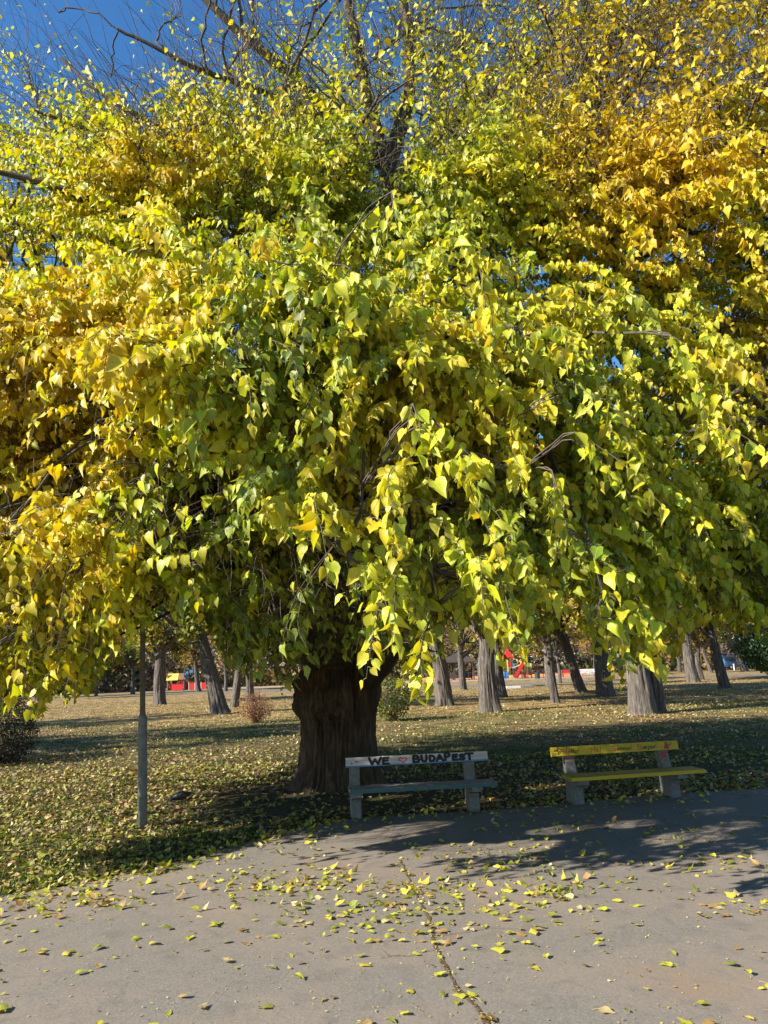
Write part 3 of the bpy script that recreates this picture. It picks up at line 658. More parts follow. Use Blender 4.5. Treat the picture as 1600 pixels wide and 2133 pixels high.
# the blade faces up and outwards, towards the light, as drooping leaves do
outl = B-np.array([TX, TY, 0]); outl[:, 2] = 0; outl = norm(outl)
Nn = norm(outl*.5+np.array([0, 0, .35])-LD*.25+rng.normal(0, .85, (nl, 3)))
Nn = norm(Nn-T*(Nn*T).sum(-1, keepdims=True))
Lf = big[ii]*np.clip(rng.lognormal(0, .25, nl), .5, 1.5)*np.where(np.linalg.norm(B-np.array([0, 0, CAM_H]), axis=1) < 4.3, .85, 1)*np.where(s > .85, .75, 1)
okl = ~chink & fringe_ok(B2, 12) & fringe_ok(B2+T*Lf[:, None], 22) & (~in_sun(B2, .5) | (rng.random(nl) < .012))
uu, vv, zz = proj(B2); okl &= ~((zz < 3.3) & (zz > 0)) & (np.linalg.norm(B2-np.array([0, 0, CAM_H]), axis=1) > 3.0)
thin = .85*G_(uu, vv, 688, 1165, 48, 110)+.95*G_(uu, vv, 812, 330, 55, 120)+.5*G_(uu, vv, 640, 180, 200, 130)+.4*G_(uu, vv, 1215, 220, 40, 200)+.25*G_(uu, vv, 1000, 120, 200, 120)+.5*G_(uu, vv, 560, 720, 90, 40)
thin = np.maximum(thin, np.clip(.97*G_(uu, vv, 210, 90, 200, 150)+.8*G_(uu, vv, 50, 385, 60, 30)+.45*G_(uu, vv, 480, 60, 150, 130), 0, .95))
thin = np.maximum(thin, np.where(B2[:, 1] < 9.3, .85, .2)*np.clip(G_(uu, vv, 400, 1050, 75, 75)+.8*G_(uu, vv, 480, 690, 80, 50)+.7*G_(uu, vv, 520, 790, 60, 40)+.8*G_(uu, vv, 570, 1320, 70, 60)+.5*G_(uu, vv, 1280, 960, 60, 40)+.6*G_(uu, vv, 1440, 1120, 90, 60), 0, 1))
thin = thin*((zz > 0) & (dist_ok(B2)))
thin = np.where(ii >= NA-NSP, 0, thin); isp = ii >= NA-NSP; okl |= isp & (rng.random(nl) < .9)
thin = np.maximum(thin, np.clip((330-vv)/200, 0, 1)*(zz > 0)*np.where(uu < 1150, .30, .15))
lim_ = np.interp(uu, FR[:, 0], FR[:, 1]); thin = np.maximum(thin, np.where(uu > 560, .6, .3)*np.clip(1-(lim_-vv)/170, 0, 1)*(zz > 0))
okl &= (rng.random(nl) > thin) | isp
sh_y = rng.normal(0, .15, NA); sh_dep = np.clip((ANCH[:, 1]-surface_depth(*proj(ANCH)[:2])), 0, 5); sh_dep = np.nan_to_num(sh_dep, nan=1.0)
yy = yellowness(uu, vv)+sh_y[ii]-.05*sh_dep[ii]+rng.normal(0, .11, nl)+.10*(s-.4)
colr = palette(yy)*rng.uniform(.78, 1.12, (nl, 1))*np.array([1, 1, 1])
colr = colr*(1+rng.normal(0, .05, (nl, 3)))
tipb = np.clip(rng.normal(-.35, .42, nl)+.3*(lay[ii] == 0)+.2*(s > .7), 0, .8)
dist = np.linalg.norm(B2-np.array([0, 0, CAM_H]), axis=1)
parts = []
for lod, (a, b) in enumerate(((0, 6.8), (6.8, 10.5), (10.5, 99))):
    k = okl & (dist >= a) & (dist < b)
    parts.append(leaves(B2[k]-inv, T[k], Nn[k], Lf[k], np.clip(colr[k], 0, 1), lod, rng.uniform(.72, 1.08, k.sum()), rng.uniform(.05, .85, k.sum()), rng.uniform(-.2, 1.2, k.sum()), rng.normal(0, .4, k.sum()), tipb[k], .05 if lod == 0 else 0))
crown = link('crown', leaf_mesh('crown', parts, M_LEAF), mul)
# petioles of the nearer leaves
k = okl & (dist < 7.5)
vp, fp = tubes(np.stack([B[k], (B[k]+B2[k])/2+np.array([0, 0, .006]), B2[k]], 1), np.full((k.sum(), 3), .0012), 3)
m, n = mat_new('petiole'); M_PET = finish(m, n, (.42, .40, .10), .5)
link('leaf_stalks', np_mesh('leaf_stalks', vp-inv, fp, M_PET), mul)

# ------------------------------------------------------------ benches
def wood_paint(name, base, worn, streaks=None, zs=14):
    m, n = mat_new(name); v = coords(n, (1.2, zs, zs)); f = noise(n, 5, 6, .65, v, .3); g = noise(n, 2.2, 4, .6, coords(n)); h = noise(n, 60, 3, .6, v)
    c = mixc(n, ramp(n, f, [(.3, 0.0), (.7, .6)]), base, tuple(x*.55 for x in base))
    if streaks:
        for lo, hi, cc, amt in streaks:
            c = mixc(n, ramp(n, noise(n, lo, 4, .6, coords(n, (.35, 30, 30))), [(hi, 0.0), (hi+.04, amt)]), c, cc)
    c = mixc(n, ramp(n, math_(n, 'ADD', math_(n, 'MULTIPLY', g, .5), math_(n, 'MULTIPLY', f, .5)), [(.60, 0.0), (.64, .9)]), c, worn)
    return finish(m, n, c, .55, f, .4, .003, .4)
M_CONC = plain('weathered_concrete', (.18, .172, .145), .92, .35, 22, bstr=.7)
M_REDP = plain('red_paint', (.42, .06, .04), .7, .4, 30)
M_YEL = wood_paint('yellow_painted_wood', (.62, .42, .012), (.20, .13, .06))
M_YELS = wood_paint('yellow_seat_wood', (.42, .30, .025), (.17, .11, .05), [(3, .60, (.10, .07, .04), .9)])
M_TEAL = wood_paint('teal_edge_wood', (.05, .13, .12), (.22, .18, .13))
M_BLACK = plain('black_brush_paint', (.012, .012, .013), .5, .3)
M_RED = plain('red_brush_paint', (.55, .03, .02), .5, .3)
M_BLUE = plain('blue_brush_paint', (.06, .22, .45), .6, .4)
M_METAL = plain('galvanised_bolt', (.35, .35, .35), .4, .2, metal=.8)
# white back board with thin red-brown stripes and a blue lower edge
m, n = mat_new('striped_board'); v = coords(n); sx = nd(n, 'ShaderNodeSeparateXYZ'); n.links.new(v, sx.inputs[0])
zz = math_(n, 'ADD', sx.outputs[2], math_(n, 'MULTIPLY', math_(n, 'SUBTRACT', noise(n, 2.5, 3, .6, v), .5), .010))
c = mixc(n, ramp(n, noise(n, 7, 5, .6, coords(n, (.6, 9, 9))), [(.35, 0.0), (.7, .7)]), (.66, .62, .56), (.40, .34, .30))
for zc, ww, cc, am in ((.0175, .0030, (.25, .06, .04), .8), (.0035, .0024, (.28, .10, .07), .7), (-.011, .0028, (.22, .07, .05), .8), (.036, .003, (.30, .14, .10), .6), (-.030, .0022, (.3, .1, .08), .5)):
    d = math_(n, 'ABSOLUTE', math_(n, 'SUBTRACT', zz, zc)); c = mixc(n, math_(n, 'MULTIPLY', math_(n, 'LESS_THAN', d, ww), am), c, cc)
c = mixc(n, math_(n, 'MULTIPLY', math_(n, 'LESS_THAN', zz, -.046), .85), c, (.05, .20, .42))
M_STRIPE = finish(m, n, c, .55, noise(n, 9, 4, .6, coords(n, (1, 14, 14))), .3, .002, .4)
m, n = mat_new('scribbled_seat'); v = coords(n)
c = mixc(n, noise(n, 3, 4, .6, coords(n, (1, 8, 8))), (.30, .26, .22), (.12, .10, .08))
for i, (cc, th_) in enumerate((((.10, .25, .35), .60), ((.55, .42, .05), .63), ((.45, .12, .12), .64), ((.55, .52, .48), .58))):
    c = mixc(n, ramp(n, noise(n, 4.5+i, 3, .6, coords(n, (1, 2.5, 1), rot=(0, 0, i*.7))), [(th_, 0.0), (th_+.03, .8)]), c, cc)
M_SCRIB = finish(m, n, c, .6, noise(n, 30, 3, .6, v), .3, .002, .4)

GL = {  # brush letters, polylines in a unit box
 'W': [[(0, 1), (.22, 0), (.5, .75), (.75, 0), (1, 1)]], 'E': [[(.85, 1), (.05, 1), (.0, .0), (.9, .0)], [(.02, .52), (.7, .52)]],
 'B': [[(0, 0), (0, 1), (.6, .98), (.75, .75), (.5, .54), (.02, .52)], [(.5, .54), (.85, .35), (.7, .05), (0, 0)]],
 'U': [[(0, 1), (.02, .3), (.3, 0), (.7, .05), (.85, .35), (.85, 1)]], 'D': [[(0, 0), (0, 1), (.55, .92), (.85, .5), (.6, .08), (0, 0)]],
 'A': [[(0, 0), (.42, 1), (.9, 0)], [(.2, .38), (.7, .38)]], 'P': [[(.05, 0), (0, 1), (.6, 1), (.8, .76), (.55, .5), (.05, .5)]],
 'S': [[(.85, .85), (.5, 1), (.1, .85), (.2, .58), (.7, .45), (.85, .2), (.5, 0), (.02, .12)]], 'T': [[(0, 1), (1, 1)], [(.5, 1), (.5, 0)]],
 'H': [[(0, 1), (.05, 0)], [(.8, 1.05), (.75, -.02)], [(.02, .5), (.78, .55)]],
 'e': [[(.1, .3), (.75, .35), (.6, .6), (.25, .6), (.05, .25), (.3, 0), (.8, .1)]], 'l': [[(.2, .05), (.6, .7), (.45, 1), (.25, .8), (.3, .15), (.7, .02)]],
 'o': [[(.45, .6), (.1, .4), (.2, .03), (.65, .05), (.75, .45), (.45, .6), (.9, .6)]], '!': [[(.55, 1.1), (.4, .28)], [(.36, .05), (.36, .0)]],
 'i': [[(.4, .6), (.35, .1), (.6, 0)], [(.42, .85), (.42, .82)]], 'r': [[(.1, .6), (.25, 0)], [(.2, .35), (.5, .62), (.8, .5)]],
 'v': [[(.05, .6), (.35, 0), (.75, .62)]], 'u': [[(.05, .6), (.1, .1), (.4, 0), (.7, .2), (.75, .6), (.78, .02)]],
 's': [[(.75, .55), (.3, .6), (.2, .4), (.65, .25), (.6, .02), (.05, .05)]], 'n': [[(.08, .6), (.1, 0)], [(.1, .35), (.4, .62), (.68, .5), (.7, 0)]],
 'j': [[(.5, .6), (.5, -.25), (.2, -.35), (.0, -.15)], [(.5, .85), (.5, .82)]]}
def strokes(mb, lines, wd, y0, step=.00025):
    """brush strokes lying on the plane y = y0 (facing -y); each piece a hair proud of the last"""
    k = 0
    for L in lines:
        for i in range(len(L)-1):
            (ax, az), (bx, bz) = L[i], L[i+1]; dx, dz = bx-ax, bz-az; l = math.hypot(dx, dz) or 1e-6; nx, nz = -dz/l*wd/2, dx/l*wd/2; y = y0-k*step; k += 1
            mb.add([(ax+nx, y, az+nz), (ax-nx, y, az-nz), (bx-nx, y, bz-nz), (bx+nx, y, bz+nz)], [(0, 1, 2, 3)])
        for (ax, az) in L:
            y = y0-k*step; k += 1
            mb.add([(ax+wd/2*math.cos(t), y, az+wd/2*math.sin(t)) for t in [q*math.pi/4 for q in range(8)]], [tuple(range(8))])
def word(mb, txt, x, z, h, wl, gap, wd, y0, wob=.0):
    for ch in txt:
        if ch != ' ':
            a = random.uniform(-.06, .06) if wob else 0; dz = random.uniform(-wob, wob)
            q = wl*(.45 if ch in 'li!' else .8 if ch in 'rs' else 1)
            strokes(mb, [[(x+px_*q+a*pz*h, z+dz+pz*h) for px_, pz in L] for L in GL[ch]], wd, y0); x += q+gap
        else: x += wl
    return x
def support(x, w=.13):
    b = MB()
    poly = [(-.13, 0), (-.12, .16), (-.15, .225), (-.24, .245), (-.33, .262), (-.33, .317), (.0, .317), (.085, .53), (.12, .68), (.20, .67), (.19, .53), (.17, .36), (.15, .20), (.17, 0)]
    b.prism(poly, x-w/2, x+w/2, bev=.008); return b
def bench(name, loc, rz, label, legs, seat, back, seat_m, edge_m, back_m, kind):
    t = thing(name, loc, label, 'bench', rz, 'painted plank benches on concrete supports')
    for i, x in enumerate(legs):
        so = support(x).build('support', M_CONC, t)
        if kind == 2:
            p = MB(); mt = Matrix.Translation((x, .0, 0))
            p.box(-.045, .045-.02*i, -.003, .0, .055-.05*i, .10, Matrix.Translation((x, .064, .48)) @ Matrix.Rotation(R(-22), 4, 'X')); p.build('paint_patch', M_REDP, so)
    s = MB(); s.box(seat[0], seat[1], -.35, -.02, .319, .367, bev=.005); so = s.build('seat', seat_m, t)
    e = MB(); e.box(seat[0]+.003, seat[1]-.003, -.3535, -.3505, .322, .364); e.build('seat_edge', edge_m, so)
    for x in legs:
        for dx in (-.03, .03): bx = MB(); bx.tube([(x+dx, -.19, .3672), (x+dx, -.19, .370)], .009, 8); bx.build('bolt', M_METAL, so)
    # back board, its own frame so that the stripes and writing lie in the board
    bo = bpy.data.objects.new('backrest', None); 
    b = MB(); b.box(back[0], back[1], -.02, .02, -.07, .07, bev=.004); bo = b.build('backrest', back_m, t)
    bo.location = (0, .098, .634); bo.scale = (1, 1, .83); bo.rotation_euler = (R(-13), 0, 0)
    return t, bo
B1 = ground(741, 1706); rz1 = R(5.5)
t1, bk1 = bench('bench', (B1[0], B1[1]+.1, .012), rz1, 'bench by the big trunk, white striped backrest with thick black lettering and a red heart', (0, 1.49), (-.09, 1.75), (-.11, 1.74), M_SCRIB, M_TEAL, M_STRIPE, 1)
for wd_ in ((('W', .193, .15, -.045, .095), ('E', .372, .08, -.044, .085)), (('B', .767, .085, -.044, .092), ('U', .872, .074, -.040, .088), ('D', .980, .074, -.042, .086), ('A', 1.068, .092, -.043, .088), ('P', 1.178, .078, -.036, .100), ('E', 1.280, .068, -.038, .076), ('S', 1.366, .078, -.040, .076), ('T', 1.452, .092, -.044, .090))):
    lm = MB()
    for ch, x, ww, dz, hh_ in wd_: strokes(lm, [[(x+a*ww, dz+b*hh_) for a, b in L] for L in GL[ch]], .036, -.0215)
    lm.build('lettering', M_BLACK, bk1)
hb = MB(); ht = [(math.sin(a)**3*16/34, (13*math.cos(a)-5*math.cos(2*a)-2*math.cos(3*a)-math.cos(4*a))/30) for a in np.linspace(0, 2*math.pi, 22)]
strokes(hb, [[(.626+a*.105, .002+b*.08) for a, b in ht]], .013, -.0215); hb.build('heart', M_RED, bk1)
db = MB(); strokes(db, [[(-.05, -.025), (-.02, -.02)], [(-.04, -.03), (-.035, -.005)]], .009, -.0215); db.build('brush_mark', M_RED, bk1)
db = MB(); strokes(db, [[(.02, .008), (.035, .0)], [(.02, -.004), (.04, .012)]], .009, -.0215); db.build('brush_mark', M_BLACK, bk1)
B2_ = ground(1201, 1678); rz2 = R(9.5)
t2, bk2 = bench('bench', (B2_[0]+.02, B2_[1]+.1, .012), rz2, 'yellow painted bench beside the striped one, with handwritten greetings along its backrest', (0, 1.34), (-.18, 1.66), (-.25, 1.56), M_YELS, M_YEL, M_YEL, 2)
y0 = -.0215
yl = MB(); strokes(yl, [[(-.20, 0), (-.14, .05)], [(-.205, .035), (-.13, -.005)], [(-.165, .055), (-.16, -.045)], [(-.22, .01), (-.17, .015)], [(-.15, -.03), (-.11, .01)], [(-.19, -.02), (-.21, -.035)], [(-.13, .03), (-.105, .03)]], .0085, y0); yl.build('star_drawing', M_BLACK, bk2)
def greet(cap, rest, x, x1, x2, h=.075):
    rl = MB(); strokes(rl, [[(x+a*(x1-x), -.036+b*h) for a, b in L] for L in GL[cap]], .0085, y0); rl.build('red_letter', M_RED, bk2)
    u = sum(.5 if c in 'li!' else .85 if c in 'rsj' else 1. for c in rest); q = (x2-x1)/u; xx = x1+.004; yl = MB()
    for c in rest:
        w_ = q*(.5 if c in 'li!' else .85 if c in 'rsj' else 1.); strokes(yl, [[(xx+a*w_*.92, -.036+random.uniform(-.002, .002)+b*h*.85) for a, b in L] for L in GL[c]], .0065, y0-.006); xx += w_
    yl.build('lettering', M_BLACK, bk2)
greet('H', 'ello!', -.085, -.025, .140); greet('H', 'i!', .305, .375, .455); greet('S', 'ervus!', .600, .670, .885); greet('B', 'onjour!', .975, 1.04, 1.24)
def shift(L, d): return [[(a+d, b) for a, b in l] for l in L]
yl = MB(); strokes(yl, [[(1.262+.007*math.cos(a), .030+.007*math.sin(a)) for a in np.linspace(0, 6.28, 7)]], .004, y0); yl.build('ring_mark', M_BLACK, bk2)
rl = MB(); rb = [(1.345, -.055), (1.352, -.01), (1.372, .003), (1.405, .0), (1.42, -.01), (1.428, -.055)]
rl.add([(a, y0-.0005, b) for a, b in rb], [tuple(range(len(rb)))]); rl.build('drawn_shirt', M_RED, bk2)
fg = MB(); strokes(fg, [[(1.387+.019*math.cos(a), .026+.022*math.sin(a)) for a in np.linspace(0, 6.28, 9)]], .009, y0-.004); fg.build('drawn_head', M_BLACK, bk2)
fg = MB(); strokes(fg, [[(1.412, -.008), (1.445, .008), (1.465, .045)]], .008, y0-.006); fg.build('drawn_arm', M_BLACK, bk2)
dt = MB(); dt.tube([(.94, -.0212, .045), (.94, -.0235, .045)], .009, 10); dt.build('bolt', M_METAL, bk2)

# ------------------------------------------------------------ grey post
PB = ground(297, 1723); M_POST = plain('grey_post_paint', (.20, .21, .205), .6, .35, 12, bstr=.3)
post = thing('lamp_post', (PB[0], PB[1], 0), 'thin grey metal post with a thicker base sleeve, standing in the leaves on the left', 'post')
post.rotation_euler = (0, R(-1.7), 0); post.matrix_basis = Matrix.Translation(Vector(PB)) @ Matrix.Rotation(R(-1.7), 4, 'Y')
b = MB(); b.tube([(0, 0, -.1), (0, 0, 1.28), (0, 0, 1.315), (0, 0, 1.34), (0, 0, 1.36)], [.058, .056, .054, .045, .034], 24); b.build('base_sleeve', M_POST, post, True)
b = MB(); b.tube([(0, 0, 1.3), (0, 0, 4.6)], [.034, .028], 20); b.build('pole', M_POST, post, True)
b = MB(); b.tube([(0, 0, 4.6), (0, 0, 4.63)], [.036, .030], 20); b.build('cap', M_POST, post)

# ------------------------------------------------------------ black bird pecking in the litter
BP = ground(378, 1676)
m, n = mat_new('black_plumage'); M_BIRD = finish(m, n, mixc(n, noise(n, 60, 4, .6, coords(n, (1, 3, 3))), (.008, .009, .011), (.03, .032, .038)), .45, noise(n, 90, 3, .6, coords(n, (1, 4, 4))), .3, .002, .5)
def lathe_curve(pts, flat=1.0, n=16):        # pts: (x, z, r)
    V, F = [], []
    for x, z, r in pts:
        for k in range(n):
            a = 2*math.pi*k/n; V.append((x, r*math.sin(a)*flat, z+r*math.cos(a)))
    for i in range(len(pts)-1):
        for k in range(n): F.append((i*n+k, i*n+(k+1) % n, (i+1)*n+(k+1) % n, (i+1)*n+k))
    V = np.array(V); s = len(V); V = np.concatenate([V, [[pts[0][0], 0, pts[0][1]], [pts[-1][0], 0, pts[-1][1]]]])
    T = [(s, (k+1) % n, k) for k in range(n)]+[(s+1, (len(pts)-1)*n+k, (len(pts)-1)*n+(k+1) % n) for k in range(n)]
    return V, [np.array(F), np.array(T)]
bird = thing('bird', (BP[0], BP[1], 0), 'small black bird pecking head down among the fallen leaves left of the big trunk', 'bird', R(8)); bird.scale = (1.25, 1.25, 1.25)
V, F = lathe_curve([(-.135, .052, .006), (-.128, .056, .017), (-.115, .064, .024), (-.098, .075, .026), (-.075, .085, .031), (-.045, .092, .043), (-.01, .098, .050), (.03, .102, .046), (.065, .108, .033), (.095, .116, .018), (.11, .120, .010)], .85)
body = link('body', np_mesh('body', V, F, M_BIRD), bird)
b = MB(); b.add([(.08, -.014, .120), (.08, .014, .120), (.185, .026, .150), (.185, -.026, .150), (.08, -.012, .110), (.08, .012, .110), (.185, .022, .145), (.185, -.022, .145)], [(0, 1, 2, 3), (4, 7, 6, 5), (0, 3, 7, 4), (1, 5, 6, 2), (3, 2, 6, 7), (0, 4, 5, 1)]); b.build('tail', M_BIRD, bird)
for s in (-1, 1):
    b = MB(); b.add([(-.04, s*.040, .115), (.01, s*.043, .128), (.07, s*.030, .128), (.13, s*.016, .130), (.05, s*.042, .100), (-.02, s*.045, .088), (-.02, s*.036, .10), (.06, s*.030, .112)], [(0, 1, 2, 3, 4, 5), (0, 5, 6), (5, 4, 7, 6), (4, 3, 7), (0, 6, 7, 3, 2, 1)]); b.build('wing', M_BIRD, bird)
    b = MB(); b.tube([(.01, s*.018, .062), (.005, s*.018, .03), (.0, s*.018, .004)], [.006, .0035, .003], 6)
    for a in (-.5, 0, .5): b.tube([(.0, s*.018, .005), (-.03*math.cos(a), s*.018+.03*math.sin(a), .003)], [.003, .0015], 5)
    b.build('leg', plain('dark_leg', (.03, .025, .02)), bird)
b = MB(); b.tube([(-.128, 0, .050), (-.150, 0, .036), (-.158, 0, .028)], [.0065, .004, .001], 8); b.build('beak', plain('beak_horn', (.25, .14, .03)), bird)

# ------------------------------------------------------------ background trees
def trunk_obj(base, top, rb, rt, par, mat, seed, hgt=None, forks=0, name='trunk'):
    """base, top: local points; a tapered, flared, ridged trunk"""
    base = Vector(base); top = Vector(top); k = 34; C = []; rr = []
    ctrl = np.array([base, base.lerp(top, .3)+Vector((rng.normal(0, .03), 0, 0)), base.lerp(top, .65)+Vector((rng.normal(0, .06), rng.normal(0, .06), 0)), top])
    C = catmull(ctrl, 12); t = np.linspace(0, 1, len(C)); r = rb*(1-t)+rt*t; L = (top-base).length; r = r*(1+.24*np.exp(-t*L/.22))
    v, f = tubes(C[None], r[None], 84); ax = np.repeat(C, 84, 0); a = np.tile(np.arange(84), len(C))*2*math.pi/84
    z = ax[:, 2]; q = np.stack([np.cos(a)*6.5, np.sin(a)*6.5, z*.9+seed*7], -1)
    rid = 1-np.abs(2*fbm(q, seed, 2)-1)*2; lob = fbm(np.stack([np.cos(a)*1.3, np.sin(a)*1.3, z*.3+seed], -1), seed+3)-.5
    v = v+(v-ax)*(.14*rid+.5*lob*np.exp(-z/2.5)+.15*lob)[:, None]
    return v, f
def crown_variant(seed, n, size, cols, rad=(4.2, 4.2, 4.2), clump=34, low=0.0):
    g = np.random.default_rng(seed); cc = g.normal(0, 1, (clump, 3)); cc = cc/np.linalg.norm(cc, axis=1)[:, None]*(g.uniform(.35, 1, (clump, 1)))*np.array(rad)
    k = g.integers(0, clump, n); cr = g.uniform(.5, 1.25, clump)
    B = cc[k]+g.normal(0, .5, (n, 3))*cr[k][:, None]; T = g.normal(0, 1, (n, 3))+np.array([0, 0, -.7]); N = g.normal(0, .8, (n, 3))+np.array([0, 0, .8])
    ci = g.integers(0, len(cols), clump)[k]; swap = g.random(n) < .25; ci = np.where(swap, g.integers(0, len(cols), n), ci)
    col = np.array(cols)[ci]*g.uniform(.7, 1.2, (n, 1))
    P = [leaves(B, T, N, size*g.uniform(.7, 1.3, n), col, 2, 1.1, .2, .3)]
    me = leaf_mesh('background_crown', P, M_LEAF_FAR, False)
    br = np.stack([np.zeros((clump, 3))+np.array([0, 0, -rad[2]*.9]), cc*.45+np.array([0, 0, -rad[2]*.25]), cc], 1)
    br[:, 1] += g.normal(0, .3, (clump, 3)); t3 = np.linspace(0, 1, 9)[None, :, None]
    Cc = (1-t3)**2*br[:, 0:1]+2*(1-t3)*t3*br[:, 1:2]+t3**2*br[:, 2:3]; Cc = Cc+g.normal(0, .05, Cc.shape)
    v, f = tubes(Cc, np.linspace(.13, .02, 9)[None]*np.ones((clump, 1)), 6)
    tw = cc[g.integers(0, clump, 260)]; e = tw+g.normal(0, .9, (260, 3)); v2, f2 = tubes(np.stack([tw, (tw+e)/2+g.normal(0, .1, (260, 3)), e], 1), np.array([[.018, .012, .004]])*np.ones((260, 1)), 4)
    return me, np_mesh('background_branches', np.concatenate([v, v2]), [np.concatenate([f, f2+len(v)])], M_BARK_DARK)
OL = [(.10, .14, .025), (.20, .22, .03), (.36, .30, .04)]; GO = [(.50, .30, .04), (.42, .22, .03), (.30, .20, .04)]; BR = [(.20, .12, .06), (.30, .17, .07), (.16, .12, .06)]; DK = [(.05, .09, .02), (.09, .13, .02), (.24, .22, .03)]
CV = [crown_variant(301, 9000, .17, OL+GO[:1]), crown_variant(302, 8000, .17, GO+OL[2:]), crown_variant(303, 6000, .16, BR+GO[:1]), crown_variant(304, 10000, .17, DK+OL[1:])]
# (base px, base py, width px, px a bit higher, that py, bark, crown variant, label)
TR = [
 (333, 1467, 29, 335, 1340, 'g', 0, 'thick straight grey trunk just right of the grey post, lit on its left side'),
 (459, 1487, 36, 415, 1340, 'd', 3, 'dark smooth trunk leaning left with a knot hole, left of the leafless shrub'),
 (488, 1473, 19, 506, 1360, 'd', 1, 'slim trunk with a swept foot behind the leafless reddish shrub'),
 (521, 1462, 19, 516, 1350, 'g', 2, 'pale trunk standing directly behind the reddish shrub'),
 (414, 1441, 12, 403, 1350, 'd', 1, 'dark trunk right beside the orange slide of the play ship'),
 (470, 1440, 9, 468, 1350, 'd', 2, 'thin dark trunk far behind the leaning knot-hole tree'),
 (277, 1446, 9, 274, 1350, 'd', 0, 'slim dark trunk close to the left of the grey post'),
 (253, 1439, 7, 252, 1360, 'd', 2, 'thin trunk in front of the teal fence, left of the grey post'),
 (217, 1443, 7, 215, 1360, 'd', 1, 'right one of two twin thin trunks by the far road'),
 (222, 1442, 6, 226, 1360, 'd', 1, 'left one of two twin thin trunks by the far road'),
 (200, 1450, 7, 201, 1370, 'd', 0, 'thin black trunk at the edge of the far road'),
 (78, 1460, 10, 84, 1380, 'd', 2, 'short dark trunk in front of the dark red bush'),
 (51, 1457, 11, 48, 1370, 'd', 0, 'dark trunk between the white sign pole and the dark red bush'),
 (927, 1470, 38, 905, 1330, 'g', 0, 'furrowed trunk leaning left with a bright left side, first right of the big trunk'),
 (964, 1437, 17, 961, 1350, 'd', 2, 'dark straight trunk in front of the timber shelter'),
 (1021, 1483, 45, 1004, 1300, 'g', 1, 'massive deeply furrowed trunk left of the red play tower'),
 (1045, 1452, 28, 1029, 1340, 'd', 1, 'dark trunk with a swept foot tucked behind the massive furrowed one'),
 (1157, 1464, 20, 1139, 1340, 'd', 3, 'kinked brown trunk standing right of the green litter bin'),
 (1143, 1433, 13, 1138, 1370, 'g', 0, 'pale trunk half hidden behind the kinked brown one'),
 (1167, 1423, 8, 1163, 1370, 'g', 0, 'thin grey trunk before the green play panel'),
 (1213, 1444, 25, 1185, 1370, 'd', 3, 'smooth brown trunk leaning strongly left under green leaves'),
 (1263, 1451, 36, 1249, 1340, 'd', 0, 'dark upright trunk with a flared foot, dappled with shade'),
 (1242, 1410, 10, 1238, 1340, 'g', 2, 'pale slim trunk left behind the dark upright one'),
 (1350, 1487, 52, 1326, 1290, 'g', 1, 'broad double trunk with a pale left half and dark right half behind the yellow bench'),
 (1444, 1421, 26, 1424, 1330, 'g', 2, 'forked thick trunk left of the pair at the far right'),
 (1461, 1416, 13, 1450, 1340, 'g', 1, 'pale trunk right behind the forked one'),
 (1510, 1434, 23, 1480, 1330, 'g', 1, 'trunk leaning far to the left, left of the blue van'),
 (1483, 1402, 9, 1470, 1372, 'g', 0, 'small leaning trunk between the forked and the far right leaning trunk'),
 (1416, 1400, 9, 1411, 1345, 'd', 2, 'thin distant trunk beside the green mesh fence on the right'),
 (1553, 1399, 13, 1537, 1378, 'd', 0, 'short leaning trunk between the blue van and the evergreen bush'),
 (1640, 1440, 30, 1622, 1300, 'd', 1, 'trunk beyond the right end of the yellow bench at the picture edge'),
]
